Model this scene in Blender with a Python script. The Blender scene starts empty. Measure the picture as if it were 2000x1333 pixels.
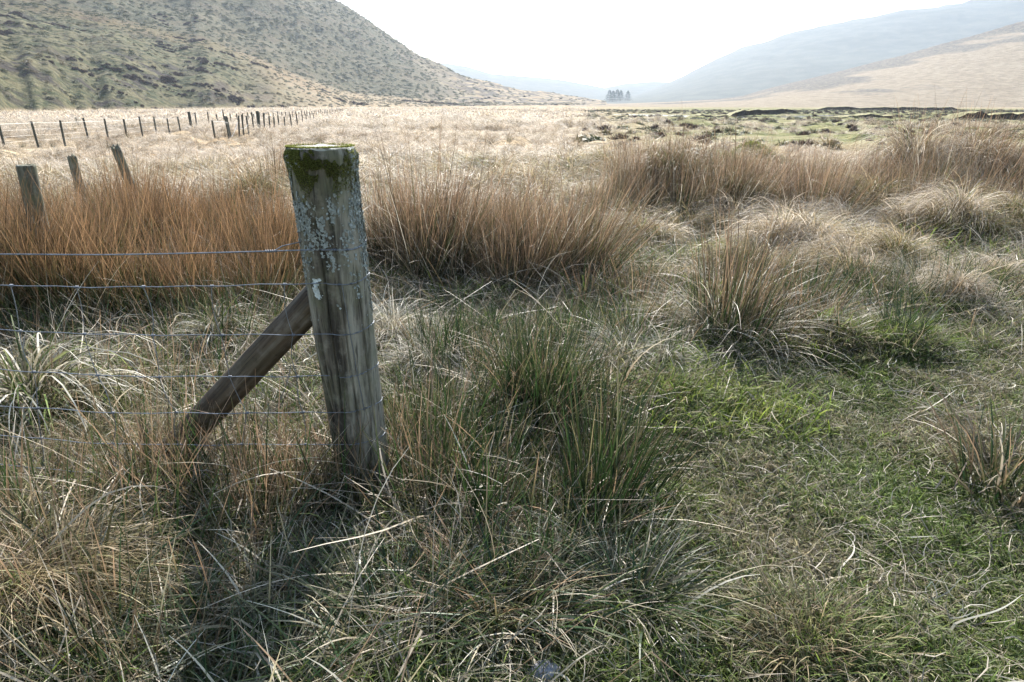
import bpy, math, random
import numpy as np
R = math.radians
rng = np.random.default_rng(11)
random.seed(5)

# ------------------------------------------------------------------ camera, sky, sun, exposure
C = bpy.data.collections.new('valley'); bpy.context.scene.collection.children.link(C)
sc = bpy.context.scene
CAM_H = 1.40; PITCH = 19.4; F = 1333.0
cd = bpy.data.cameras.new('camera'); cam = bpy.data.objects.new('camera', cd); C.objects.link(cam)
cd.sensor_width = 36; cd.lens = 24.0; cd.clip_start = 0.02; cd.clip_end = 30000
cam.location = (0, 0, CAM_H); cam.rotation_euler = (R(90 - PITCH), 0, 0)
sc.camera = cam
SUN_EL, SUN_AZ = 37.0, 6.0            # azimuth to the right of straight ahead (+Y)
w = bpy.data.worlds.new('World'); sc.world = w; w.use_nodes = True
nt = w.node_tree; nt.nodes.clear()
sky = nt.nodes.new('ShaderNodeTexSky'); sky.sky_type = 'NISHITA'; sky.sun_disc = False
sky.sun_elevation = R(SUN_EL); sky.sun_rotation = R(SUN_AZ); sky.dust_density = .5; sky.air_density = 1.3; sky.ozone_density = 1.0
bg = nt.nodes.new('ShaderNodeBackground'); bg.inputs[1].default_value = 0.11
wo = nt.nodes.new('ShaderNodeOutputWorld')
nt.links.new(sky.outputs[0], bg.inputs[0]); nt.links.new(bg.outputs[0], wo.inputs[0])
sd = bpy.data.lights.new('sun', 'SUN'); sd.energy = 5.0; sd.angle = R(0.55); sd.color = (1.0, .955, .885)
sun = bpy.data.objects.new('sun', sd); C.objects.link(sun)
sun.rotation_euler = (R(-(90 - SUN_EL)), 0, R(-SUN_AZ)); sun.location = (0, 0, 30)
sc.view_settings.view_transform = 'Standard'; sc.view_settings.look = 'None'
sc.view_settings.exposure = 1.35; sc.view_settings.gamma = 1.0; sc.view_settings.use_curve_mapping = False
sc.cycles.max_bounces = 8; sc.cycles.diffuse_bounces = 3; sc.cycles.transmission_bounces = 5
sc.cycles.glossy_bounces = 2; sc.cycles.volume_bounces = 1; sc.cycles.transparent_max_bounces = 8
sc.cycles.caustics_reflective = False; sc.cycles.caustics_refractive = False
sc.cycles.sample_clamp_indirect = 6.0

# ------------------------------------------------------------------ picture <-> place
SP, CP = math.sin(R(PITCH)), math.cos(R(PITCH))
def ray(px, py):
    u = (px - 1000.0) / F; v = (666.5 - py) / F
    return np.array([u, CP + v * SP, -SP + v * CP])
def at(px, py, Y):                     # point of the view ray at forward distance Y
    d = ray(px, py); return np.array([0, 0, CAM_H]) + d * (Y / d[1])

# ------------------------------------------------------------------ noise
def _h(ix, iy, s):
    n = (ix * 374761393 + iy * 668265263 + s * 974634777) & 0xffffffff
    n = ((n ^ (n >> 13)) * 1274126177) & 0xffffffff
    return ((n ^ (n >> 16)) & 0xffff) / 65535.0
def vnoise(x, y, s=0):
    x = np.asarray(x, float); y = np.asarray(y, float)
    ix = np.floor(x).astype(np.int64); iy = np.floor(y).astype(np.int64)
    fx = x - ix; fy = y - iy
    fx = fx * fx * fx * (fx * (fx * 6 - 15) + 10); fy = fy * fy * fy * (fy * (fy * 6 - 15) + 10)
    a = _h(ix, iy, s); b = _h(ix + 1, iy, s); c = _h(ix, iy + 1, s); d = _h(ix + 1, iy + 1, s)
    return (a + (b - a) * fx) * (1 - fy) + (c + (d - c) * fx) * fy
def fbm(x, y, s=0, o=4, g=.5):
    t = 0; a = 1; m = 0; x = np.asarray(x, float); y = np.asarray(y, float)
    for k in range(o):
        t = t + a * (vnoise(x, y, s + k * 17) - .5); m += a; a *= g
        x, y = (x * 1.9 + y * .5) + 13.7, (y * 1.9 - x * .5) + 7.1
    return t / m * 2
def sstep(a, b, x):
    t = np.clip((np.asarray(x, float) - a) / (b - a), 0, 1); return t * t * (3 - 2 * t)

# ------------------------------------------------------------------ terrain heights
def skyline(pts):                      # crest pixels -> (tangent of azimuth, slope seen from the eye)
    q, e = [], []
    for x, y in pts:
        d = ray(x, y); q.append(d[0] / d[1]); e.append(d[2] / d[1])
    return np.array(q), np.array(e)
A1 = skyline([(-700,-120),(-300,-40),(0,6),(100,20),(250,50),(400,85),(500,118),(560,148),(640,178),(700,192),(800,197),(900,202)])
A2 = skyline([(-700,-330),(-300,-290),(0,-225),(300,-145),(500,-72),(650,-2),(700,26),(740,56),(775,80),(800,97),(820,111),(860,126),(900,148),(960,161),(1000,172),(1060,180),(1120,188),(1180,197),(1260,203)])
Bs = skyline([(1180,204),(1290,200),(1400,194),(1450,188),(1490,176),(1540,163),(1620,144),(1700,124),(1760,110),(1830,88),(1880,75),(2000,42),(2200,-10),(2600,-90)])
Cs = skyline([(1050,203),(1150,198),(1240,184),(1290,168),(1340,145),(1400,113),(1450,93),(1500,77),(1560,60),(1600,50),(1700,31),(1800,16),(1900,0),(2000,-16),(2200,-45),(2600,-80)])
Ds = skyline([(500,140),(700,128),(800,122),(872,124),(910,130),(960,144),(1000,147),(1050,151),(1100,157),(1150,166),(1180,172),(1220,163),(1260,160),(1300,160),(1400,168),(1600,178)])
def plain(r):
    return np.interp(r, [0, 8, 26, 44, 122, 500, 1500, 6000], [0, 0, -.35, -.52, -1.1, -1.5, -3.0, -8])
BUMPS = []                             # (x, y, radius, height) mounds under the tussocks
STREAM = [(-45,300),(-20,235),(-4,190),(8,160),(24,138),(30,122),(38,117),(50,124),(66,140),(80,143),(100,135),(120,118),(150,112),(200,112)]
SX = np.array([p[0] for p in STREAM], float); SY = np.array([p[1] for p in STREAM], float)
def stream_dist(x, y):
    best = np.full(np.shape(x), 1e9)
    for i in range(len(SX) - 1):
        ax, ay, bx, by = SX[i], SY[i], SX[i+1], SY[i+1]
        t = np.clip(((x-ax)*(bx-ax) + (y-ay)*(by-ay)) / ((bx-ax)**2 + (by-ay)**2), 0, 1)
        best = np.minimum(best, np.hypot(x-ax-t*(bx-ax), y-ay-t*(by-ay)))
    return best
def hills(x, y):
    ax_ = np.abs(x); den = np.maximum(np.maximum(y, ax_ * .98), 1e-3)
    q = x / den; D = np.maximum(y, np.hypot(x, y) * .70)
    back = np.where(y < 0, np.clip(1 + y / (ax_ + 1), 0, 1), 1.0)
    pl = plain(np.hypot(x, y))
    n1 = fbm(x / 55, y / 55, 3, 5); n2 = fbm(x / 260, y / 260, 9, 5); n3 = fbm(x / 14, y / 14, 41, 4)
    out = pl.copy(); ident = np.zeros(np.shape(x))
    # left hill: a low green spur in front of a higher shoulder
    b = np.interp(q, [-1.0, -.72, -.5, -.33, -.15, .02, .12], [135, 150, 205, 250, 330, 430, 480]) + 10 * fbm(q * 22, q * 3, 21, 3)
    e1 = np.interp(q, *A1); e2 = np.interp(q, *A2)
    c1 = b + np.interp(q, [-1, -.5, -.2, 0], [150, 130, 80, 30]); c2 = c1 + np.interp(q, [-1, -.3, 0, .15], [330, 260, 170, 120])
    h1 = np.maximum(CAM_H + e1 * c1, plain(c1)); h2 = np.maximum(CAM_H + e2 * c2, plain(c2))
    t1 = np.clip((D - b) / (c1 - b), 0, 1); t2 = np.clip((D - c1) / (c2 - c1), 0, 1)
    prof = (h1 - plain(b)) * (.35 * t1 + .65 * (t1 ** 1.0) * (1.55 - .55 * t1)) / 1.0 + (h2 - h1) * (t2 * .35 + .65 * (t2 * t2 * (3 - 2 * t2)))
    crestw = 1 - sstep(.75, 1.0, t2)
    amp = np.clip(prof, 0, 40) * .08
    hA = plain(b) + prof + amp * (n1 * 1.6) * crestw + np.clip(prof, 0, 12) * .14 * n3 + np.clip(prof, 0, 30) * .10 * n2 * crestw
    hA = hA - np.clip(D - c2, 0, 1e9) * .25
    mA = (D > b) & (q < .13); hA = np.where(mA, hA * back + pl * (1 - back), -99)
    def ridge(crest, b0, c0, rough, pw=1.0):
        e = np.interp(q, *crest); h = CAM_H + e * c0; t = np.clip((D - b0) / (c0 - b0), 0, 1)
        pr = (h - plain(b0)) * (t ** pw); pr = np.maximum(pr, 0)
        hh = plain(b0) + pr + pr * rough * (n2 * (1 - t ** 6) + .25 * n1)
        hh = hh - np.clip(D - c0, 0, 1e9) * .3
        return np.where((D > b0) & (h > plain(c0)), hh * back + pl * (1 - back), -99)
    hB = np.where(q > .08, ridge(Bs, 300, 640, .10, 1.25), -99)
    hC = np.where(q > .0, ridge(Cs, 850, 1600, .10, 1.1), -99)
    hD = ridge(Ds, 1300, 1900, .05, 1.0)
    for k, hh in ((1, hA), (2, hB), (3, hC), (4, hD)):
        m = hh > out; out = np.where(m, hh, out); ident = np.where(m & (hh > pl + .05), k, ident)
    hills.upper = np.where(mA, sstep(.0, .10, t2 + .05 * n1), 0)
    return out, ident
def H(x, y, full=False):
    x = np.asarray(x, float); y = np.asarray(y, float)
    r = np.hypot(x, y)
    z, ident = hills(x, y)
    nearw = 1 - sstep(9, 60, r)
    z = z + .035 * fbm(x / .55, y / .55, 5, 3) * (1 - sstep(6, 14, r)) + .10 * fbm(x / 2.4, y / 2.4, 6, 3) * sstep(2.6, 5, r) * (1 - sstep(60, 150, r))
    z = z + .34 * np.clip(fbm(x / 1.7, y / 1.7, 33, 2) + .05, 0, 1) * sstep(7, 13, r) * np.clip(.5 + 2.2 * fbm(x / 11, y / 11, 34, 2), .1, 1.4) * (1 - sstep(90, 200, r))
    for bx, by, br, bh in BUMPS:
        d2 = ((x - bx) ** 2 + (y - by) ** 2) / br ** 2
        z = z + bh * np.exp(-d2 * 1.4)
    sdist = stream_dist(x, y)
    z = np.where((r > 60) & (r < 340), z - .75 * (1 - sstep(2.6, 4.2, (sdist + .8 * fbm(x / 4, y / 4, 8, 2)) / (1 + 1.4 * np.exp(-((x - 34) / 15) ** 2)))), z)
    return (z, ident, sdist) if full else z
def ground(px, py):
    """world point where the view ray through a photo pixel meets the ground"""
    d = ray(px, py); lo = .8; 
    t = lo
    while t < 3000:
        p = np.array([0, 0, CAM_H]) + d * t
        if p[2] < float(H(p[0], p[1])): break
        t *= 1.01
    return p

# ------------------------------------------------------------------ helpers
def make_mesh(name, verts, faces_flat, sizes, mats, matidx=None, attrs=None, smooth=False):
    me = bpy.data.meshes.new(name)
    nv = len(verts); sizes = np.asarray(sizes, np.int32)
    me.vertices.add(nv); me.vertices.foreach_set('co', np.asarray(verts, np.float32).ravel())
    me.loops.add(len(faces_flat)); me.loops.foreach_set('vertex_index', np.asarray(faces_flat, np.int32).ravel())
    me.polygons.add(len(sizes)); st = np.concatenate([[0], np.cumsum(sizes)[:-1]]).astype(np.int32)
    me.polygons.foreach_set('loop_start', st)
    if matidx is not None: me.polygons.foreach_set('material_index', np.asarray(matidx, np.int32))
    me.polygons.foreach_set('use_smooth', np.full(len(sizes), smooth))
    for k, v in (attrs or {}).items():
        a = me.attributes.new(k, 'FLOAT', 'POINT'); a.data.foreach_set('value', np.asarray(v, np.float32))
    for m in (mats if isinstance(mats, (list, tuple)) else [mats]): me.materials.append(m)
    me.update(calc_edges=True)
    return me
def quads(name, verts, q, mat, **kw):
    q = np.asarray(q); return make_mesh(name, verts, q.ravel(), np.full(len(q), 4), mat, **kw)
def link(name, me, parent=None, **props):
    o = bpy.data.objects.new(name, me); C.objects.link(o)
    if parent is not None: o.parent = parent
    for k, v in props.items(): o[k] = v
    return o
def merge(parts):
    """[(verts, quads)] -> one"""
    V, Q, n = [], [], 0
    for v, q in parts:
        V.append(v); Q.append(np.asarray(q) + n); n += len(v)
    return np.concatenate(V), np.concatenate(Q)
def tube(pts, rad, sides=6, cap=True):
    pts = np.asarray(pts, float); n = len(pts); rad = np.broadcast_to(rad, (n,))
    T = np.gradient(pts, axis=0); T /= np.linalg.norm(T, axis=1)[:, None] + 1e-12
    up = np.array([0, 0, 1.0]) if abs(T[0][2]) < .9 else np.array([1.0, 0, 0])
    N = np.cross(T, up); N /= np.linalg.norm(N, axis=1)[:, None] + 1e-12; B = np.cross(T, N)
    a = np.arange(sides) / sides * 2 * np.pi
    V = pts[:, None, :] + rad[:, None, None] * (np.cos(a)[None, :, None] * N[:, None, :] + np.sin(a)[None, :, None] * B[:, None, :])
    V = V.reshape(-1, 3)
    i = np.arange(n - 1)[:, None] * sides; j = np.arange(sides)[None, :]; j2 = (j + 1) % sides
    Q = np.stack([i + j, i + j2, i + sides + j2, i + sides + j], -1).reshape(-1, 4)
    return V, Q

# ------------------------------------------------------------------ materials
class NT:
    def __init__(s, name):
        s.m = bpy.data.materials.new(name); s.m.use_nodes = True; s.t = s.m.node_tree; s.t.nodes.clear()
        s.out = s.t.nodes.new('ShaderNodeOutputMaterial')
    def n(s, ty, **kw):
        nd = s.t.nodes.new(ty)
        for k, v in kw.items():
            if k.startswith('i_'): nd.inputs[int(k[2:]) if k[2:].isdigit() else k[2:].replace('_', ' ')].default_value = v
            else: setattr(nd, k, v)
        return nd
    def l(s, a, b): s.t.links.new(a, b)
    def attr(s, nm): return s.n('ShaderNodeAttribute', attribute_name=nm).outputs['Fac']
    def math(s, op, a, b=None, clamp=False):
        nd = s.n('ShaderNodeMath', operation=op, use_clamp=clamp)
        for i, v in enumerate((a, b)):
            if v is None: continue
            if isinstance(v, (int, float)): nd.inputs[i].default_value = v
            else: s.l(v, nd.inputs[i])
        return nd.outputs[0]
    def mix(s, f, a, b, blend='MIX'):
        nd = s.n('ShaderNodeMix', data_type='RGBA', blend_type=blend)
        for sock, v in ((nd.inputs[0], f), (nd.inputs[6], a), (nd.inputs[7], b)):
            if isinstance(v, (int, float)): sock.default_value = v
            elif isinstance(v, tuple): sock.default_value = (*v[:3], 1)
            else: s.l(v, sock)
        return nd.outputs[2]
    def noise(s, vec, scale, det=4, rough=.55, out=0):
        nd = s.n('ShaderNodeTexNoise'); nd.inputs['Scale'].default_value = scale; nd.inputs['Detail'].default_value = det
        nd.inputs['Roughness'].default_value = rough
        if vec is not None: s.l(vec, nd.inputs['Vector'])
        return nd.outputs[out]
    def ramp(s, f, stops):
        nd = s.n('ShaderNodeValToRGB'); cr = nd.color_ramp
        while len(cr.elements) < len(stops): cr.elements.new(.5)
        for e, (p, c) in zip(cr.elements, stops):
            e.position = p; e.color = (c, c, c, 1) if isinstance(c, (int, float)) else (*c, 1)
        s.l(f, nd.inputs[0]); return nd.outputs[0]
    def mapping(s, vec, scale):
        nd = s.n('ShaderNodeMapping'); nd.inputs['Scale'].default_value = scale; s.l(vec, nd.inputs[0]); return nd.outputs[0]

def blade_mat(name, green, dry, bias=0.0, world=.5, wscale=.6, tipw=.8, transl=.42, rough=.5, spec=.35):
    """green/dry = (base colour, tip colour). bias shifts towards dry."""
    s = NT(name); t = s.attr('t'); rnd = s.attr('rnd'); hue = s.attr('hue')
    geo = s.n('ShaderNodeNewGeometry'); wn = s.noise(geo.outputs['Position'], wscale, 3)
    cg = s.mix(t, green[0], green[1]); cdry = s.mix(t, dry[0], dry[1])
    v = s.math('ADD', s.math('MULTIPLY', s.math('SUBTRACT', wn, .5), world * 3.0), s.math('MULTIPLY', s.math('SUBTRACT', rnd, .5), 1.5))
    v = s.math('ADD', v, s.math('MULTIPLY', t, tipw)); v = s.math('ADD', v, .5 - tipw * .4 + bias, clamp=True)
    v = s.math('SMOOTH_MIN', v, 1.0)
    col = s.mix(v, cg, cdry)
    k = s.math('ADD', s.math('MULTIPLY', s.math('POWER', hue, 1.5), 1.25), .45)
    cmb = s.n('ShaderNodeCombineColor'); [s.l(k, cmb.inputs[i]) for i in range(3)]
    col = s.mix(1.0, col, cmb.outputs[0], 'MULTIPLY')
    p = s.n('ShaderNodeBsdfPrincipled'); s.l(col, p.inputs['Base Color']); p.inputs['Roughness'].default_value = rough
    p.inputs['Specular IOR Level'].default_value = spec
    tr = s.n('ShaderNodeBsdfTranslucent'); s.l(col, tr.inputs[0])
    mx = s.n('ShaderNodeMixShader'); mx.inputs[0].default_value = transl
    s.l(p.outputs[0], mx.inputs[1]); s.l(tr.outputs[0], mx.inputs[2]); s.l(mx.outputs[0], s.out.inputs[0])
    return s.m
STRAW0, STRAW1 = (.34, .25, .14), (.56, .45, .29)
GR0, GR1 = (.035, .062, .014), (.20, .26, .055)
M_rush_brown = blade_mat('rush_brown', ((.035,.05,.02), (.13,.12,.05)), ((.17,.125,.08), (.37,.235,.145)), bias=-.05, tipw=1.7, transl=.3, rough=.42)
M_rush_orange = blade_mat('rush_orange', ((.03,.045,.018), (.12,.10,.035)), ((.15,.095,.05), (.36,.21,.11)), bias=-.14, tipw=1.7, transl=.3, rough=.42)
M_turf_sunlit = blade_mat('sun_tinted_turf', ((.06,.10,.016), (.29,.36,.06)), ((.2,.17,.07), (.40,.36,.16)), bias=-.8, world=.8, wscale=1.4, tipw=.3, transl=.5, rough=.6)  # turf copy with the sunlit patches' brightness put into its colour
M_shade_grass = blade_mat('shade_tinted_grass', ((.018,.032,.012), (.07,.10,.025)), ((.16,.13,.08), (.40,.34,.22)), bias=-.35, tipw=.5, transl=.35)  # dark green leaves, darkened further in colour for the post's shade
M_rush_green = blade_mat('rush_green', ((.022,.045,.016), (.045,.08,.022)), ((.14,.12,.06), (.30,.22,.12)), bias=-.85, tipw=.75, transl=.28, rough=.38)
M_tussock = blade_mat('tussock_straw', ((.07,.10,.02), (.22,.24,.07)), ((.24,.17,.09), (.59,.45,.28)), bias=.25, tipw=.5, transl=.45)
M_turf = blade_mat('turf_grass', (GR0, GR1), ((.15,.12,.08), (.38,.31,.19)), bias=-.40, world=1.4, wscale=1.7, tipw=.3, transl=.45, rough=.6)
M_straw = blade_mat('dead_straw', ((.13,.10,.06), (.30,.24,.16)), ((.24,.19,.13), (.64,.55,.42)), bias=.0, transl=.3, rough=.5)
M_molinia = blade_mat('pale_moor_grass', ((.24,.19,.11), (.46,.38,.25)), ((.45,.36,.25), (.82,.70,.57)), bias=.34, wscale=.16, world=.8, tipw=.5, transl=.45)  # naturally pale grass, dry tones raised to stand in for valley glare
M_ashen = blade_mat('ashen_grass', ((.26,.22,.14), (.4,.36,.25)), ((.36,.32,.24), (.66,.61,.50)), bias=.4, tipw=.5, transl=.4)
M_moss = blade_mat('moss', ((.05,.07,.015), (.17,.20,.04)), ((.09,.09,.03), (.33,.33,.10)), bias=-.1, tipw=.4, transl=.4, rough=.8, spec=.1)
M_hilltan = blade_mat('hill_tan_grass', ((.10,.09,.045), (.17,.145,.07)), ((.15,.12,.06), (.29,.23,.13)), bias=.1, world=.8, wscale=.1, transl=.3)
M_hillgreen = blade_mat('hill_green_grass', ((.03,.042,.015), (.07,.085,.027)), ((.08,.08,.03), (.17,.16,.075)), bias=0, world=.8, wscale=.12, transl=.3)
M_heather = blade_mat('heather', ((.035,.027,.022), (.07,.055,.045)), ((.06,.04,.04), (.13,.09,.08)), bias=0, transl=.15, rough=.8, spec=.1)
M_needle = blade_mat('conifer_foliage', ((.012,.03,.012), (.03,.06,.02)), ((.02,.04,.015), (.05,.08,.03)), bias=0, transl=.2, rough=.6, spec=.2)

def terrain_mat():
    s = NT('moor_ground'); geo = s.n('ShaderNodeNewGeometry'); P = geo.outputs['Position']
    near = s.attr('near'); hill = s.attr('hillg'); bra = s.attr('bracken'); soil = s.attr('soil'); grn = s.attr('greenp'); rid = s.attr('far')
    heath = s.attr('heath')
    n_f = s.noise(P, 9.0, 6, .65); n_m = s.noise(P, 1.1, 5, .6); n_l = s.noise(P, .13, 5, .6); n_x = s.noise(P, .035, 5, .6)
    # foreground: peaty thatch between the blades
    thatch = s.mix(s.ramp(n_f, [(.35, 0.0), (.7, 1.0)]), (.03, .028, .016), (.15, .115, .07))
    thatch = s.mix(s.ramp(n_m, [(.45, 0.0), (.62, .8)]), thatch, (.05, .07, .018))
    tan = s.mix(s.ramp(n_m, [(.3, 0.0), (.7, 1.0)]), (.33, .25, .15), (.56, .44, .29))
    tan = s.mix(s.ramp(n_l, [(.42, 0.0), (.68, .8)]), tan, (.35, .23, .12))
    tan = s.mix(s.ramp(n_f, [(.3, .35), (.6, 0.0)]), tan, (.16, .12, .07))
    gp = s.mix(s.ramp(n_m, [(.38, 0.0), (.66, 1.0)]), (.12, .13, .04), (.30, .28, .12))
    base = s.mix(s.math('MULTIPLY', grn, s.ramp(n_l, [(.3, .35), (.55, 1.0)])), tan, gp)
    # hill grass: olive green, tan, brown heather patches
    hg = s.mix(s.ramp(n_l, [(.40, 0.0), (.60, 1.0)]), (.052, .062, .024), (.135, .115, .058))
    n_h = s.noise(P, .42, 6, .72); n_h2 = s.noise(P, .09, 6, .7)
    hg = s.mix(s.ramp(n_h, [(.46, 0.0), (.60, .75)]), hg, (.20, .175, .09))
    hg = s.mix(s.ramp(n_h, [(.36, .9), (.46, 0.0)]), hg, (.055, .06, .03))
    hg = s.mix(s.math('MULTIPLY', s.ramp(n_h2, [(.50, 0.0), (.57, 1.0)]), heath), hg, (.045, .035, .03))
    upc = s.mix(s.ramp(n_h, [(.38, 0.0), (.64, 1.0)]), (.050, .055, .032), (.125, .115, .065))
    upc = s.mix(s.ramp(n_h2, [(.48, 0.0), (.62, .55)]), upc, (.19, .145, .09))
    hg = s.mix(s.math('MULTIPLY', s.attr('upper'), .85), hg, upc)
    base = s.mix(hill, base, hg)
    base = s.mix(s.math('MULTIPLY', s.ramp(n_h2, [(.45, 0.0), (.53, .9)]), s.math('SUBTRACT', 1.0, s.math('MAXIMUM', near, hill))), base, s.mix(s.attr('crag'), base, (.065, .06, .055)))
    base = s.mix(s.attr('nearhill'), base, s.mix(s.ramp(s.noise(P, .22, 6, .7), [(.38, 0.0), (.62, 1.0)]), (.21, .16, .105), (.34, .27, .185)))
    base = s.mix(s.math('MULTIPLY', s.attr('cragb'), s.ramp(n_h, [(.36, 1.0), (.62, .25)])), base, (.045, .05, .055))
    base = s.mix(s.math('MULTIPLY', bra, .55), base, (.22, .13, .06))
    base = s.mix(rid, base, s.mix(s.ramp(n_x, [(.4, 0.0), (.62, 1.0)]), (.08, .085, .07), (.108, .108, .085)))
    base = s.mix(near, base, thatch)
    base = s.mix(soil, base, (.035, .024, .018))
    p = s.n('ShaderNodeBsdfPrincipled'); s.l(base, p.inputs['Base Color']); p.inputs['Roughness'].default_value = .95
    p.inputs['Specular IOR Level'].default_value = .1
    b1 = s.n('ShaderNodeBump'); b1.inputs['Distance'].default_value = .02; b1.inputs['Strength'].default_value = .8; s.l(n_f, b1.inputs['Height'])
    b2 = s.n('ShaderNodeBump'); b2.inputs['Distance'].default_value = 1.6; b2.inputs['Strength'].default_value = 1.0
    s.l(s.math('MULTIPLY', s.noise(P, .5, 6, .65), s.math('SUBTRACT', 1.0, near)), b2.inputs['Height']); s.l(b1.outputs[0], b2.inputs['Normal'])
    s.l(b2.outputs[0], p.inputs['Normal']); s.l(p.outputs[0], s.out.inputs[0]); return s.m

def wood_mat(name, dark, mid, light, green, zs=1.0, grey=.5):
    s = NT(name); tc = s.n('ShaderNodeTexCoord'); P = tc.outputs['Object']
    g1 = s.noise(s.mapping(P, (38, 38, 1.6 * zs)), 1.0, 6, .65); g2 = s.noise(s.mapping(P, (9, 9, .8 * zs)), 1.0, 5, .6)
    g3 = s.noise(s.mapping(P, (120, 120, 7 * zs)), 1.0, 4, .6); bl = s.noise(P, 14, 6, .7); bl2 = s.noise(P, 4.2, 5, .65)
    c = s.mix(s.ramp(g1, [(.38, 0.0), (.58, 1.0)]), dark, mid)
    c = s.mix(s.ramp(g2, [(.52, 0.0), (.60, .85)]), c, light)
    c = s.mix(s.ramp(g2, [(.36, .8), (.46, 0.0)]), c, dark)
    c = s.mix(s.ramp(bl, [(.50, 0.0), (.68, .55)]), c, light)
    c = s.mix(s.ramp(bl2, [(.45, 0.0), (.62, .6)]), c, green)
    c = s.mix(s.ramp(g3, [(.30, .8), (.44, 0.0)]), c, (dark[0]*.5, dark[1]*.5, dark[2]*.5))
    c = s.mix(s.ramp(bl, [(.28, .7), (.40, 0.0)]), c, (dark[0]*.6, dark[1]*.6, dark[2]*.6))
    p = s.n('ShaderNodeBsdfPrincipled'); s.l(c, p.inputs['Base Color']); p.inputs['Roughness'].default_value = .85; p.inputs['Specular IOR Level'].default_value = .25
    h = s.math('ADD', s.math('MULTIPLY', g1, 1.0), s.math('ADD', s.math('MULTIPLY', g3, .5), s.math('MULTIPLY', bl, .7)))
    b = s.n('ShaderNodeBump'); b.inputs['Distance'].default_value = .004; b.inputs['Strength'].default_value = .9; s.l(h, b.inputs['Height'])
    s.l(b.outputs[0], p.inputs['Normal']); s.l(p.outputs[0], s.out.inputs[0]); return s.m
def simple_mat(name, a, b, scale=8, rough=.8, metal=0.0, bump=.003, spec=.3):
    s = NT(name); tc = s.n('ShaderNodeTexCoord'); n = s.noise(tc.outputs['Object'], scale, 6, .65)
    c = s.mix(s.ramp(n, [(.32, 0.0), (.66, 1.0)]), a, b)
    p = s.n('ShaderNodeBsdfPrincipled'); s.l(c, p.inputs['Base Color']); p.inputs['Roughness'].default_value = rough; p.inputs['Metallic'].default_value = metal
    p.inputs['Specular IOR Level'].default_value = spec
    if bump:
        bb = s.n('ShaderNodeBump'); bb.inputs['Distance'].default_value = bump; s.l(n, bb.inputs['Height']); s.l(bb.outputs[0], p.inputs['Normal'])
    s.l(p.outputs[0], s.out.inputs[0]); return s.m
M_ground = terrain_mat()
M_post = wood_mat('weathered_post', (.036,.030,.024), (.15,.128,.095), (.36,.33,.265), (.14,.145,.08))
M_brace = wood_mat('brown_brace', (.035,.025,.018), (.12,.085,.055), (.22,.19,.15), (.09,.075,.045))
M_old = wood_mat('old_post', (.05,.045,.035), (.17,.155,.12), (.33,.32,.25), (.13,.14,.07))
M_far = wood_mat('far_post', (.035,.035,.028), (.09,.088,.07), (.16,.16,.13), (.07,.075,.05))
M_wire = simple_mat('galvanised_wire', (.14,.15,.17), (.28,.30,.33), 60, .5, .7, 0)
M_lichen = simple_mat('lichen', (.19,.205,.18), (.42,.44,.40), 90, .9, 0, 0, .1)
M_cap = simple_mat('end_grain', (.30,.29,.24), (.62,.60,.52), 30, .9, 0, .003, .1)
M_peat = simple_mat('peat', (.02,.014,.01), (.075,.055,.04), 2.5, .95, 0, .15, .1)
M_stone = simple_mat('stone', (.20,.20,.22), (.36,.36,.38), 25, .75, 0, .004)
M_trunk = simple_mat('bark', (.05,.035,.025), (.10,.08,.06), 12, .9)
M_rope = simple_mat('pale_rope', (.55,.53,.48), (.72,.70,.66), 20, .8, 0, 0)
M_wire_far = simple_mat('pale_wire', (.26,.26,.25), (.40,.39,.37), 5, .5, .3, 0)

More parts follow.
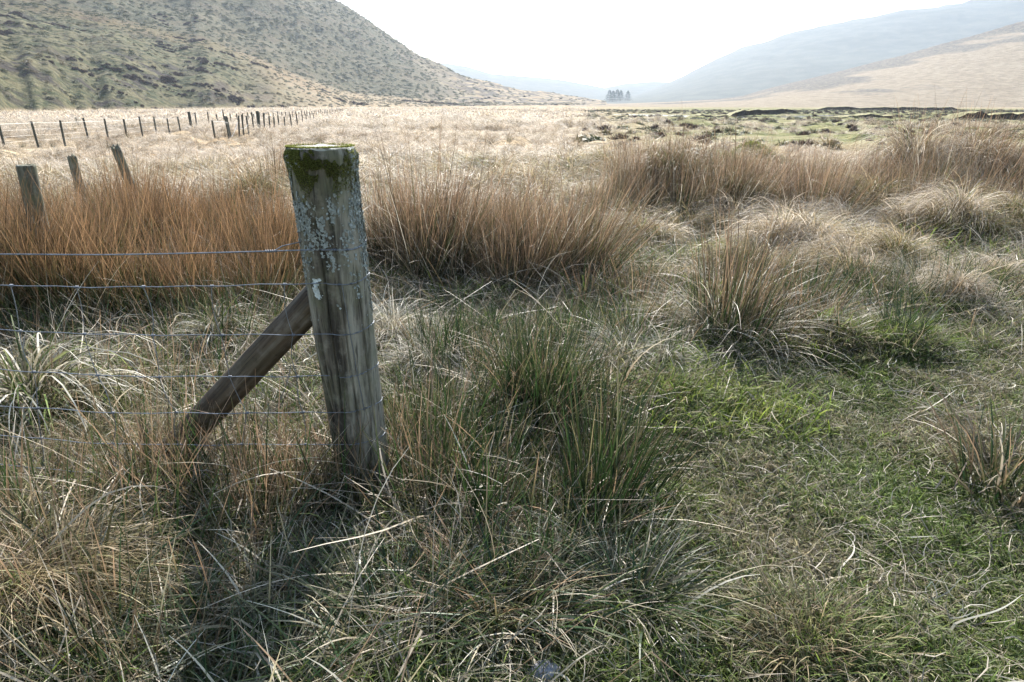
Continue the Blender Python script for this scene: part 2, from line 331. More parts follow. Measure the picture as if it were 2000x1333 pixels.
# ------------------------------------------------------------------ tussock and rush spots (world), needed for the mounds
def gxy(px, py, z=0.0):
    d = ray(px, py); t = (z - CAM_H) / d[2]; p = d * t; return float(p[0]), float(p[1])
SPOTS = [  # px, py of the base in the photo, kind, size, tilt, label
 (1420,672,'tall',1.15,(.12,0),'tallest lone brown rush clump leaning right above a mound of fallen straw'),
 (1755,690,'greenball',1.0,(.08,0),'small dark green spiky rush tuft on a bright green grassy mound'),
 (1190,985,'greenrush',1.0,(.16,0),'dark green rush clump leaning right where the green rushes meet the turf'),
 (1050,850,'greenrush',.95,(.05,0),'green rush clump in the middle, between the post and the leaning clump'),
 (860,900,'greenrush',.9,(.04,0),'green rush clump close against the right side of the strainer post'),
 (960,1190,'brownlow',1.0,(.05,0),'low dark brown rush clump with splayed broken stems in front of the green rushes'),
 (1960,965,'brownlow',1.35,(.22,0),'reddish brown rush clump leaning right at the right edge of the picture'),
 (1570,1300,'mosstuft',1.0,(0,0),'low olive and brown grass tuft at the very bottom of the turf'),
 (80,860,'pale',1.25,(0,0),'whitish green drooping tussock behind the netting, left of the brace'),
 (430,690,'pale',.75,(0,0),'small bright green and straw tussock just beyond the brace'),
 (765,680,'ashen',1.0,(.1,0),'ash grey feathery grass tuft just right of the strainer post'),
 (840,745,'ashen',.8,(.1,0),'lower ash grey grass tuft in front of the feathery one beside the post'),
 (1215,735,'ashen',.8,(.1,0),'silvery tussock with hanging blades between the green rushes and the tall brown clump'),
 (1290,745,'pale',.6,(0,0),'little olive tussock left of the tall brown rush clump'),
 (1290,655,'brown',.6,(0,0),'small brown tussock behind and left of the tall brown rush clump'),
 (1300,412,'brown',1.3,(0,0),'large arched brown tussock at the left end of the rush belt'),
 (1440,430,'brown',1.1,(.1,0),'rounded straw tussock under the tall rushes, right of the arched brown one'),
 (1690,440,'brown',1.25,(.25,0),'grey brown tussock combed to the right like a wave'),
 (1790,425,'brown',1.0,(.15,0),'dark sided dome tussock beside the wave shaped one'),
 (1765,395,'pale2',1.5,(.1,0),'pale golden dome tussock behind the dark sided one'),
 (1875,395,'pale2',1.4,(.1,0),'broad golden tussock right of the pale dome, below the dark hollow'),
 (1850,480,'pale2',1.3,(.3,0),'long swept golden tussock at the right, longest of the tussocks'),
 (1965,480,'brown',1.3,(.2,0),'rusty tussock at the right edge beside the long swept one'),
 (1565,490,'brown',1.0,(0,0),'upright brown tussock with a dark right side in front of the rush belt'),
 (1650,470,'ashen',1.0,(.2,0),'grey tangled tussock between the upright brown one and the wave shaped one'),
 (1600,540,'brown',.75,(-.1,0),'small spiky tussock with a dark hollow under it on the green'),
 (1740,545,'brown',1.0,(.3,0),'shaggy brown tussock leaning right in the middle of the right hand green'),
 (1780,580,'ashen',.9,(.3,0),'combed grey tussock directly below the shaggy brown leaning one'),
 (1850,620,'pale2',.7,(.2,0),'fluffy blond tuft right of the dark green spiky rush tuft'),
 (1470,285,'mossmound',1.0,(0,0),'dark moss green hummock standing alone beyond the rush belt'),
 (500,440,'brown',1.2,(0,0),'rounded grey brown tussock left of the post top, below the wire level'),
 (1640,680,'mosstuft',1.0,(0,0),'small mossy hummock right of the tall brown rush clump'),
 (1290,800,'mosstuft',1.2,(0,0),'yellow green mossy hummock beyond the turf, right of the green rushes'),
]
for (px, py, kind, s_, tl, lab) in SPOTS:
    x, y = gxy(px, py)
    if kind in ('brown', 'pale', 'pale2', 'ashen', 'tall', 'greenball', 'mossmound', 'mosstuft'):
        big = max(1.0, y / 7.0) if kind in ('brown', 'pale2') else 1.0
        BUMPS.append((x, y, .20 * s_ * big * 1.25, (.16 if kind in ('brown','pale2') else .08) * s_ * big))
BUMPS += [(-1.15, 1.95, .28, .05), (-1.45, 2.0, .4, .10), (-1.3, 1.25, .45, .07), (.1, 2.85, .3, .12)]

# ------------------------------------------------------------------ terrain mesh
def build_terrain():
    az = np.concatenate([np.linspace(-180, -48, 90)[:-1], np.linspace(-48, 48, 620), np.linspace(48, 180, 90)[1:]])
    az = np.radians(az[:-1])                                       # closed ring
    r = np.concatenate([np.geomspace(.25, 12, 230)[:-1], np.geomspace(12, 130, 110)[:-1], np.geomspace(130, 800, 300)[:-1], np.geomspace(800, 4600, 110)])
    A, Rr = np.meshgrid(az, r); X = (np.sin(A) * Rr).ravel(); Y = (np.cos(A) * Rr).ravel()
    Z, ident, sdist = H(X, Y, True); upper = hills.upper
    na = len(az); V = np.stack([X, Y, Z], 1); V = np.vstack([V, [[0, 0, float(H(0., 0.))]]])
    i = np.arange(len(r) - 1)[:, None] * na; j = np.arange(na)[None, :]; j2 = (j + 1) % na
    Q = np.stack([i + j, i + j2, i + na + j2, i + na + j], -1).reshape(-1, 4)[:, ::-1]
    c = len(V) - 1; T = np.stack([np.full(na, c), (np.arange(na) + 1) % na, np.arange(na)], 1)
    rr = np.hypot(X, Y); near = 1 - sstep(6, 22, rr + 3 * fbm(X / 2, Y / 2, 77, 3))
    q = X / np.maximum(Y, 1); pl = plain(rr); up = Z - pl
    w1 = fbm(X / 40, Y / 40, 61, 4)
    hillg = (ident == 1) * sstep(.0, 1.2, up) * (1 - sstep(-.42, -.16, q + .10 * w1 + .0006 * (rr - 250)) * .85)
    hillg = np.maximum(hillg, upper * (ident == 1) * (1 - sstep(-.16, -.02, q + .06 * w1)) * .92)
    # bracken band near the spur crest and brown flush on the upper shoulder
    d1 = np.abs((Z - (CAM_H + np.interp(q, *A1) * np.maximum(Y, 1))) / np.maximum(Y, 1))
    bracken = (ident == 1) * np.clip(np.exp(-(d1 / .007) ** 2) * (.6 + .6 * w1) * sstep(-.75, -.6, q) * (1 - sstep(-.3, -.2, q)), 0, 1)
    heath = (ident == 1) * np.clip(.55 + w1 * 1.2, 0, 1)
    crag = np.clip((ident == 1) * sstep(-.2, -.05, q) + (ident == 2) * 1.3 * sstep(.40, .85, up / np.maximum(CAM_H + np.interp(q, *Bs) * 640, 1) + .55 * fbm(X / 70, Y / 70, 63, 4)), 0, 1)
    relb = up / np.maximum(CAM_H + np.interp(q, *Bs) * 640 + 1.5, 2)
    cragb = (ident == 2) * sstep(.50, .68, relb + .75 * fbm(X / 55, Y / 120, 64, 5)) * .95
    soil = ((rr > 60) & (rr < 340)) * sstep(-1.0, .2, 3.6 - sdist) * (q > -.1)
    greenp = (ident == 0) * sstep(.02, .3, q) * sstep(22, 40, rr) * (1 - sstep(260, 380, rr))
    far = np.clip((ident >= 3) * 1.0, 0, 1)
    pad = lambda a: np.append(a, a[0])
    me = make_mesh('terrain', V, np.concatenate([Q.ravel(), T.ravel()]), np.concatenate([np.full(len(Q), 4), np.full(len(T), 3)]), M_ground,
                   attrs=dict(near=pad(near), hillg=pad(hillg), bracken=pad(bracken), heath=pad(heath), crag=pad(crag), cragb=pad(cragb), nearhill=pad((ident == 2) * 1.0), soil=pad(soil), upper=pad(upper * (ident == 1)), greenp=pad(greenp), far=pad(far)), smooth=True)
    link('terrain', me, kind='structure')
build_terrain()

# stream water lying in its channel
def ribbon_path(n=120):
    t = np.linspace(0, len(SX) - 1, n); k = np.arange(len(SX)); return np.interp(t, k, SX), np.interp(t, k, SY)
sx, sy = ribbon_path(); dx, dy = np.gradient(sx), np.gradient(sy); L = np.hypot(dx, dy); nx, ny = -dy / L, dx / L
wz = plain(np.hypot(sx, sy)) - .13
V = np.concatenate([np.stack([sx + nx * 9, sy + ny * 9, wz], 1), np.stack([sx - nx * 9, sy - ny * 9, wz], 1)]); n_ = len(sx)
Q = [(i, i + 1, n_ + i + 1, n_ + i) for i in range(n_ - 1)]
s = NT('stream_water'); p = s.n('ShaderNodeBsdfPrincipled'); p.inputs['Base Color'].default_value = (.02,.025,.025,1); p.inputs['Roughness'].default_value = .06
geo = s.n('ShaderNodeNewGeometry'); b_ = s.n('ShaderNodeBump'); b_.inputs['Distance'].default_value = .02; s.l(s.noise(geo.outputs['Position'], 2.5, 3), b_.inputs['Height'])
s.l(b_.outputs[0], p.inputs['Normal']); s.l(p.outputs[0], s.out.inputs[0])
link('stream_water', quads('stream_water', V, Q, s.m), kind='structure')

# eroded peat banks: an undercut dark face, ragged turf lip on top
def peat_bank(pix, h, Y=None):
    pts = []
    for k in range(len(pix)):
        px, py, yy = pix[k]; p = at(px, py, yy); pts.append((p[0], yy))
    P = np.array(pts); t = np.linspace(0, len(P) - 1, 90); k = np.arange(len(P))
    X = np.interp(t, k, P[:, 0]); Y_ = np.interp(t, k, P[:, 1]) + .9 * fbm(t * 3, t * 0, 4, 3)
    z0 = H(X, Y_); end = np.clip(np.minimum(t, t[-1] - t) * 2.5, 0, 1)
    hh = h * end * (.8 + .45 * fbm(t * 2.2, t * 0 + 3, 5, 4)) + .02
    prof = [(-.3, -.4), (0.0, 0.0), (.25, .45), (.12, .85), (-.15, 1.02), (.9, 1.12), (3.2, .95), (8.0, -.3)]
    V = []; 
    for dy_, k_ in prof:
        V.append(np.stack([X + .25 * fbm(X, Y_ + dy_ * 9, 6, 3), Y_ + dy_ + .3 * fbm(X * .9, dy_ * 5 + Y_, 7, 3), z0 + hh * k_ + .06 * fbm(X * 1.7, dy_ * 3 + Y_, 9, 2)], 1))
    n = len(X); V = np.concatenate(V); Q = []; mi = []
    for a in range(len(prof) - 1):
        for i in range(n - 1): Q.append((a * n + i, a * n + i + 1, (a + 1) * n + i + 1, (a + 1) * n + i)); mi.append(0 if a < 4 else 1)
    return quads('peat_bank', V, Q, [M_peat, M_bank_turf], matidx=mi, smooth=False)
M_bank_turf = simple_mat('bank_turf', (.14,.14,.05), (.42,.36,.2), 1.5, .9, 0, .1, .1)
for pix, h in (([(1338,233,118),(1375,231,121),(1420,228,124),(1470,222,132),(1530,216,142),(1560,214,146)], .95),
               ([(1590,205,215),(1660,205,212),(1740,204,208),(1820,203,200),(1885,203,205)], .9),
               ([(1870,220,100),(1920,221,98),(1980,221,97),(2060,221,96),(2200,222,94)], .95),
               ([(1640,221,110),(1700,221,108),(1790,221,106)], .4)):
    link('peat_bank', peat_bank(pix, h), kind='structure')

# ------------------------------------------------------------------ blade clumps
def blades(n, base_r, length, lean, curl, width, segs=4, lean_sd=.12, kink=0.0, dome=0.0, seed=1, curl_sd=.5, yaw_sd=.5, lie=0.0, wander=0.0, zmul=1.0, power=.5):
    """n ribbons: base inside a disc, leaning outward by `lean` (rad, growing with base radius), curling by `curl` over their length"""
    g = np.random.default_rng(seed)
    rr = base_r * g.random(n) ** power; a = g.random(n) * 2 * np.pi
    bx, by = rr * np.cos(a), rr * np.sin(a)
    yaw = a + g.normal(0, yaw_sd, n) + (g.random(n) < .12) * g.random(n) * 6.28
    Ls = length * np.clip(g.normal(1, .22, n), .35, 1.5)
    th = lean * (.25 + .75 * rr / base_r) + np.abs(g.normal(0, lean_sd, n)) + (g.random(n) < lie) * g.random(n) * 1.2
    cu = curl * np.clip(g.normal(1, curl_sd, n), 0, 2.5)
    kk = g.random(n) < kink; kp = g.random(n) * .5 + .3; ka = g.normal(0, 1.0, n)
    wd = g.normal(0, wander, n) if wander else np.zeros(n); wd2 = g.normal(0, wander, n) if wander else np.zeros(n)
    pos = np.stack([bx, by, dome * (1 - (rr / base_r) ** 2)], 1)
    rings = [pos.copy()]; S = np.linspace(0, 1, segs + 1)
    for i in range(segs):
        s = (S[i] + S[i + 1]) / 2; tt = th + cu * s ** 1.3 + np.where(kk & (s > kp), np.abs(ka), 0)
        yy = yaw + wd * s * 3 + wd2 * np.sin(s * 5) + np.where(kk & (s > kp), ka * .8, 0)
        d = np.stack([np.sin(tt) * np.cos(yy), np.sin(tt) * np.sin(yy), np.cos(tt) * zmul], 1)
        pos = pos + d * (Ls / segs)[:, None]
        pos[:, 2] = np.maximum(pos[:, 2], .004 + .012 * g.random(n))
        rings.append(pos.copy())
    Rg = np.stack(rings, 1)                                       # n, segs+1, 3
    sa = yaw + np.pi / 2 + g.normal(0, .8, n)
    side = np.stack([np.cos(sa), np.sin(sa), g.normal(0, .25, n)], 1)
    wv = width * np.clip(g.normal(1, .25, n), .4, 2)
    prof = np.clip(1 - S ** 2.2 * .85, .12, 1)
    off = side[:, None, :] * (wv[:, None] * prof[None, :] * .5)[:, :, None]
    V = np.stack([Rg - off, Rg + off], 2).reshape(-1, 3)
    st = np.arange(n)[:, None] * (segs + 1) * 2 + np.arange(segs)[None, :] * 2
    Q = np.stack([st, st + 1, st + 3, st + 2], -1).reshape(-1, 4)
    t = np.repeat(np.tile(S, n), 2); rnd = np.repeat(g.random(n), (segs + 1) * 2); hue = np.repeat(g.random(n), (segs + 1) * 2)
    return V, Q, dict(t=t, rnd=rnd, hue=hue)
def clump(name, specs):
    """specs: [(material, kwargs)] -> one mesh"""
    V, Q, mi, at_ = [], [], [], dict(t=[], rnd=[], hue=[]); mats = []; n = 0
    for m, kw in specs:
        if m not in mats: mats.append(m)
        v, q, a = blades(**kw); V.append(v); Q.append(q + n); mi += [mats.index(m)] * len(q); n += len(v)
        for k in at_: at_[k].append(a[k])
    return quads(name, np.concatenate(V), np.concatenate(Q), mats, matidx=mi, attrs={k: np.concatenate(v) for k, v in at_.items()})
B = dict
def K(n, base_r, length, lean, curl, width, **k): return B(n=n, base_r=base_r, length=length, lean=lean, curl=curl, width=width, **k)
P = {}
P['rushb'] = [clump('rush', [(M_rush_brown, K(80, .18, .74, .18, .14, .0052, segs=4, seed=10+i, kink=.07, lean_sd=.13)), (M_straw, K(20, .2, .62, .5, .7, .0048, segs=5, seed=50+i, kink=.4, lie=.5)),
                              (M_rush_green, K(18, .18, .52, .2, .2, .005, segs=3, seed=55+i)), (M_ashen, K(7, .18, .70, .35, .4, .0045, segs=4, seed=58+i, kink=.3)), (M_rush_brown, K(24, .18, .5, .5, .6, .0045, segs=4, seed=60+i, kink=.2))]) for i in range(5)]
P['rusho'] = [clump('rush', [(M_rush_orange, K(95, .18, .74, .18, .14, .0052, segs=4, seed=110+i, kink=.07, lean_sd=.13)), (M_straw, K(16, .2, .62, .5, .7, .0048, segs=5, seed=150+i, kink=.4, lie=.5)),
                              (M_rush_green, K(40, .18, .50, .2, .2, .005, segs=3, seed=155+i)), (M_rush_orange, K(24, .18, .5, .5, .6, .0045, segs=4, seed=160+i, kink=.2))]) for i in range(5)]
P['turfb'] = [clump('turf', [(M_turf_sunlit, K(420, .22, .065, .5, .9, .0036, segs=3, seed=840+i, yaw_sd=3, lean_sd=.4)), (M_straw, K(20, .20, .12, 1.0, .6, .003, segs=4, seed=890+i, yaw_sd=3, wander=.3, kink=.3))]) for i in range(4)]
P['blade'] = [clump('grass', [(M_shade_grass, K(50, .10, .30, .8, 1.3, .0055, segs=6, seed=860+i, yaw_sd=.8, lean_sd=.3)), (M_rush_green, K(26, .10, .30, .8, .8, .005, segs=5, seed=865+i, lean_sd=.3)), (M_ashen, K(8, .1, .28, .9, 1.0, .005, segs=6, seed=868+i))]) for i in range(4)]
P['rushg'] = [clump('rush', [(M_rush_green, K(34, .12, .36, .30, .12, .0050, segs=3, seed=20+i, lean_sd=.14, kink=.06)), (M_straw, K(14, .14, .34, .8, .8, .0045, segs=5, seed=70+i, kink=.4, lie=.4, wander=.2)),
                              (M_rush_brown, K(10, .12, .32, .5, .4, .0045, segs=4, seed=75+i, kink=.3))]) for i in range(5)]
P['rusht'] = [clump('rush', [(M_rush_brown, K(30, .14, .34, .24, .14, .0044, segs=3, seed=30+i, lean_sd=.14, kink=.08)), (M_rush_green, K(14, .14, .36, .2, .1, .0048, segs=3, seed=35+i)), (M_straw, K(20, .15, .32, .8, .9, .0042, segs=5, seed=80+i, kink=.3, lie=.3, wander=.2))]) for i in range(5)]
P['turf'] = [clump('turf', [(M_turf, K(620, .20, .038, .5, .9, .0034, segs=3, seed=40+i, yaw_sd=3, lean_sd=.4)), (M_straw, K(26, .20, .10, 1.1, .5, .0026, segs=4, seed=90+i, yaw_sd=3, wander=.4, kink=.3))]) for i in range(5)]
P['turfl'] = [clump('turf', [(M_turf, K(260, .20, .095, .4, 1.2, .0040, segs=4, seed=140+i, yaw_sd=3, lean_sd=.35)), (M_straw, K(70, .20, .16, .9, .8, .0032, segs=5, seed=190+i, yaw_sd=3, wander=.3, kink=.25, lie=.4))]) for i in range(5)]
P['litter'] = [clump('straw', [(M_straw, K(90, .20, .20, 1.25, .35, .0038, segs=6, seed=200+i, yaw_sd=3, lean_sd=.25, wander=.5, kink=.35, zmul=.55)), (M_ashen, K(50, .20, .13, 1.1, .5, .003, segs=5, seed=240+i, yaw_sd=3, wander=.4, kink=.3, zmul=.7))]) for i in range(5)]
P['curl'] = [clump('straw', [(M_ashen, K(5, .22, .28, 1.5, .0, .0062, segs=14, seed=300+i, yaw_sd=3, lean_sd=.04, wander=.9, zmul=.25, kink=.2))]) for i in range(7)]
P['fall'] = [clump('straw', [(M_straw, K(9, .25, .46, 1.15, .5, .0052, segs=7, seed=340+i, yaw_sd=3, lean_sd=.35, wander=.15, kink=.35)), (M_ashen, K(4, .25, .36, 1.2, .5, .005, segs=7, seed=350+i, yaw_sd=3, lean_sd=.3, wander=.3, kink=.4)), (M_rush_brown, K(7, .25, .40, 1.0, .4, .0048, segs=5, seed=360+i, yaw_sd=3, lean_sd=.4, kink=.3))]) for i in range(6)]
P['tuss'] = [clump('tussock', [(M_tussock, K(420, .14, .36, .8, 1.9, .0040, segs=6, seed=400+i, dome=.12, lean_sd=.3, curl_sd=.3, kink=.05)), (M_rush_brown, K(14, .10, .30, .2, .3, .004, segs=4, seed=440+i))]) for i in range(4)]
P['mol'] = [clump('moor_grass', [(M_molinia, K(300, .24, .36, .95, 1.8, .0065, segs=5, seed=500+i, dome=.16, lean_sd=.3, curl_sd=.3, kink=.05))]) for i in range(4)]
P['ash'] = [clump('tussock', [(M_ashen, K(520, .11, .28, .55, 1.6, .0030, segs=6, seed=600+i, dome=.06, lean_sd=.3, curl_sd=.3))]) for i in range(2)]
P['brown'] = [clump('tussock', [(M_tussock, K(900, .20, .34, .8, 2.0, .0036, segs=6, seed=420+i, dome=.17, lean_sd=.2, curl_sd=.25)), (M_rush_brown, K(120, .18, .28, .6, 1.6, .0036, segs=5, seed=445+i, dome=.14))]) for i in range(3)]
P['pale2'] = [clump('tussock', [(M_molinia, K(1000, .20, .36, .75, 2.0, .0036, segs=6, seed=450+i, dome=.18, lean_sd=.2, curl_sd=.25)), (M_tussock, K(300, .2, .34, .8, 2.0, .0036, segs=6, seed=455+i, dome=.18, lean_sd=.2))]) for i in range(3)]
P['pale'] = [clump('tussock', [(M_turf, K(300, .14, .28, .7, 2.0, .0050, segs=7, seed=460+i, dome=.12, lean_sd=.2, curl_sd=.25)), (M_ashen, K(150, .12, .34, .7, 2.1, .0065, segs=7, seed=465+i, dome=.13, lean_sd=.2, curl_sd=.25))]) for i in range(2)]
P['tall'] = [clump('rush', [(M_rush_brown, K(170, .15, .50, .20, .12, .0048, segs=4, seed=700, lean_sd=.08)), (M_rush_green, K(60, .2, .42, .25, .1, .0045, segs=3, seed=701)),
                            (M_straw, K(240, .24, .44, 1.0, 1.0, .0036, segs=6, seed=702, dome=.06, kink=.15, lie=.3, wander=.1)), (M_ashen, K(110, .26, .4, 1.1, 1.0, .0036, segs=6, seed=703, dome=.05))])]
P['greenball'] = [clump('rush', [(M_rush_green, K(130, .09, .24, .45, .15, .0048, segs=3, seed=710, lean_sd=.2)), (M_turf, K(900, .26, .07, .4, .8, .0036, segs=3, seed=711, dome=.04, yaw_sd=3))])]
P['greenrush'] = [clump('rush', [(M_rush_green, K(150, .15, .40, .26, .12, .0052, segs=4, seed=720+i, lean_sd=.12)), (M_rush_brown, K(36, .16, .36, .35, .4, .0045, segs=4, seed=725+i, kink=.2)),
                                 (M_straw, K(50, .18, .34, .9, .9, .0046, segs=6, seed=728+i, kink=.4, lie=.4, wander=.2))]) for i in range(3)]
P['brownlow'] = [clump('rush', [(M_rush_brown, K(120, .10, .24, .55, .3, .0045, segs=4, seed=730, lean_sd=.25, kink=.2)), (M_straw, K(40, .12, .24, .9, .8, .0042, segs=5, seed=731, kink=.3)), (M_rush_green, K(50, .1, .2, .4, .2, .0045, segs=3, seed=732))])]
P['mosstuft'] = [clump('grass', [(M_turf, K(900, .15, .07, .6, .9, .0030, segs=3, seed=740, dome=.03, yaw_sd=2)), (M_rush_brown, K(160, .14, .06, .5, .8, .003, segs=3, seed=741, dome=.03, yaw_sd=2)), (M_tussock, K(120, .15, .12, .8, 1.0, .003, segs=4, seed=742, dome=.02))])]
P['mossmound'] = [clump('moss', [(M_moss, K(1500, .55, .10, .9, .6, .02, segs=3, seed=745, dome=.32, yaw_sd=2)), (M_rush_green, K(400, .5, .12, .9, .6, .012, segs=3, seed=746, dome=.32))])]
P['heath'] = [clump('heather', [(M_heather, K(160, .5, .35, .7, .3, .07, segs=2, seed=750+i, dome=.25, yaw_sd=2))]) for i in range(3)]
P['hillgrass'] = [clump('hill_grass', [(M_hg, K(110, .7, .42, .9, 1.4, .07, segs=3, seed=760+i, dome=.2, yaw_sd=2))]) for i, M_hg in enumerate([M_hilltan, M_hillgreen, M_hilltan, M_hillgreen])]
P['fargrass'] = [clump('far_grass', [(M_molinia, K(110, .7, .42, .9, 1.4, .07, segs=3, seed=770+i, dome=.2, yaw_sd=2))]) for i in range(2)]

# ------------------------------------------------------------------ scatter: one object per kind of ground cover
def scatter(name, protos, x, y, scale, tilt=(0, 0), tilt_sd=.08, sink=0.0, label='', cat='', zmap=None):
    x = np.asarray(x); y = np.asarray(y); n = len(x)
    z = H(x, y) - sink * scale
    g = np.random.default_rng(len(name) * 7 + n)
    yaw = g.random(n) * 6.283; tx = tilt[0] + g.normal(0, tilt_sd, n); ty = tilt[1] + g.normal(0, tilt_sd, n)
    # R = Ry(tx) * Rx(-ty) * Rz(yaw): lean towards +x by tx, towards +y by ty
    cy_, sy_ = np.cos(yaw), np.sin(yaw); cx, sx_ = np.cos(-ty), np.sin(-ty); cb, sb = np.cos(tx), np.sin(tx)
    Z0 = np.zeros(n); O1 = np.ones(n)
    Rz = np.array([[cy_, -sy_, Z0], [sy_, cy_, Z0], [Z0, Z0, O1]]); Rx = np.array([[O1, Z0, Z0], [Z0, cx, -sx_], [Z0, sx_, cx]]); Ry = np.array([[cb, Z0, sb], [Z0, O1, Z0], [-sb, Z0, cb]])
    M = np.einsum('ijn,jkn,kln->iln', Ry, Rx, Rz)
    ex = np.arctan2(M[2, 1], M[2, 2]); ey = -np.arcsin(np.clip(M[2, 0], -1, 1)); ez = np.arctan2(M[1, 0], M[0, 0])
    me = bpy.data.meshes.new(name); me.vertices.add(n); me.vertices.foreach_set('co', np.stack([x, y, z], 1).astype(np.float32).ravel())
    a = me.attributes.new('rot', 'FLOAT_VECTOR', 'POINT'); a.data.foreach_set('vector', np.stack([ex, ey, ez], 1).astype(np.float32).ravel())
    a = me.attributes.new('scl', 'FLOAT', 'POINT'); a.data.foreach_set('value', np.broadcast_to(scale, (n,)).astype(np.float32))
    a = me.attributes.new('pick', 'INT', 'POINT'); a.data.foreach_set('value', g.integers(0, len(protos), n).astype(np.int32))
    for m in {m.name: m for pm in protos for m in pm.materials}.values(): me.materials.append(m)
    col = bpy.data.collections.new(name + '_sources')
    for k, pm in enumerate(protos):
        ob = bpy.data.objects.new('%s_source_%02d' % (name, k), pm); col.objects.link(ob)
    o = link(name, me, kind='stuff'); 
    if label: o['label'] = label
    if cat: o['category'] = cat
    ng = bpy.data.node_groups.new(name + '_nodes', 'GeometryNodeTree')
    ng.interface.new_socket('Geometry', in_out='INPUT', socket_type='NodeSocketGeometry'); ng.interface.new_socket('Geometry', in_out='OUTPUT', socket_type='NodeSocketGeometry')
    gi = ng.nodes.new('NodeGroupInput'); go = ng.nodes.new('NodeGroupOutput'); iop = ng.nodes.new('GeometryNodeInstanceOnPoints')
    ci = ng.nodes.new('GeometryNodeCollectionInfo'); ci.inputs['Collection'].default_value = col; ci.inputs['Separate Children'].default_value = True; ci.inputs['Reset Children'].default_value = True
    def na(nm, ty):
        q = ng.nodes.new('GeometryNodeInputNamedAttribute'); q.data_type = ty; q.inputs['Name'].default_value = nm; return next(s for s in q.outputs if s.enabled and s.name == 'Attribute')
    mtp = ng.nodes.new('GeometryNodeMeshToPoints')
    ng.links.new(gi.outputs[0], mtp.inputs[0]); ng.links.new(mtp.outputs[0], iop.inputs['Points']); ng.links.new(ci.outputs[0], iop.inputs['Instance']); iop.inputs['Pick Instance'].default_value = True
    ng.links.new(na('pick', 'INT'), iop.inputs['Instance Index']); ng.links.new(na('rot', 'FLOAT_VECTOR'), iop.inputs['Rotation']); ng.links.new(na('scl', 'FLOAT'), iop.inputs['Scale'])
    ng.links.new(iop.outputs[0], go.inputs[0])
    md = o.modifiers.new('scatter', 'NODES'); md.node_group = ng
    return o
def wedge(n, y0, y1, spread=.95, pad=.8, power=1.0):
    """random ground points in the widening strip y0..y1 ahead, uniform in area"""
    g = np.random.default_rng(int(n + y0 * 100)); m = int(n * 1.5)
    yy = y0 + (y1 - y0) * g.random(m * 3); ww = spread * yy + pad; keep = g.random(m * 3) < ww / (spread * y1 + pad)
    yy = yy[keep][:n]; ww = spread * yy + pad; return (g.random(len(yy)) * 2 - 1) * ww, yy
def inside(x, y, e):
    """soft membership of ellipses (cx, cy, rx, ry)"""
    v = np.zeros(np.shape(x))
    for cx, cy, rx, ry in e: v = np.maximum(v, np.exp(-(((x - cx) / rx) ** 2 + ((y - cy) / ry) ** 2) ** 2 * .7))
    return v
def ell(g, n, cx, cy, rx, ry):
    a = g.random(n) * 6.283; r = np.sqrt(g.random(n)); r = r * (1 + .12 * np.sin(a * 3 + cx) + .08 * np.sin(a * 7)); return cx + rx * r * np.cos(a), cy + ry * r * np.sin(a)
RUSHB = [(-3.6, 5.35, 1.95, 1.45), (-.12, 5.7, .98, .72), (.75, 5.6, .35, .4), (2.0, 8.5, 1.1, .8), (3.7, 8.9, 2.2, 1.25), (7.6, 9.8, 2.3, 1.2), (-2.6, 9.5, 1.0, .7)]
g = np.random.default_rng(2)
bx, by = [], []
for e, n in zip(RUSHB, (400, 125, 14, 50, 185, 160, 16)):
    a, b = ell(g, n, *e); bx.append(a); by.append(b)
bx = np.concatenate(bx); by = np.concatenate(by)
bs_ = (.66 + .45 * g.random(len(bx)) + .35 * fbm(bx / .5, by / .5, 38, 2)) * np.where(bx < -1.6, .88, np.where(bx > 1.3, 1.0, .95)); kp_ = fbm(bx / .42, by / .42, 39, 2) > -.16; bx, by, bs_ = bx[kp_], by[kp_], bs_[kp_]; lf = bx < -1.2
scatter('orange_rush_bed', P['rusho'], bx[lf], by[lf], bs_[lf], (.05, 0), .15, label='dense orange rushes behind the wire around the old leaning posts', cat='rushes')
scatter('brown_rush_bed', P['rushb'], bx[~lf], by[~lf], bs_[~lf], (.17, 0), .15, label='tall russet brown rushes standing in dense beds across the middle distance', cat='rushes')
# thinner drifts of rushes farther out on the plain
x, y = wedge(2600, 12, 46, 1.0, 2); m = fbm(x / 5, y / 2.6, 19, 3) > .29 - .25 * sstep(.0, .6, x / y)*(y<15) + (x / y > .1) * (y > 19); x, y = x[m], y[m]
scatter('distant_rushes', P['rushb'], x, y, .38 + .25 * g.random(len(x)), (.12, 0), .12, label='thin drifts of orange brown rushes among the pale grass of the plain', cat='rushes')
# green rushes right of the post
gx, gy = [], []
for (cx, cy, rx, ry), n in zip([(.0, 2.55, .50, .42), (-.15, 3.5, .45, .35), (.55, 3.7, .45, .35), (-.12, 1.95, .42, .25), (2.95, 4.7, .8, .45), (-3.0, 4.1, 1.5, .45), (1.2, 5.4, .8, .5), (2.0, 4.5, .3, .2)], (34, 20, 14, 20, 26, 40, 26, 8)):
    a, b = ell(g, n, cx, cy, rx, ry); gx.append(a); gy.append(b)
gx = np.concatenate(gx); gy = np.concatenate(gy)
m = ~((np.abs(gx + .56) < .26) & (gy < 2.2)); gx, gy = gx[m], gy[m]
scatter('green_rush_bed', P['rushg'], gx, gy, .75 + .35 * g.random(len(gx)), (.08, 0), .14, label='dark green rushes mixed with fallen straw in front of the brown beds', cat='rushes')
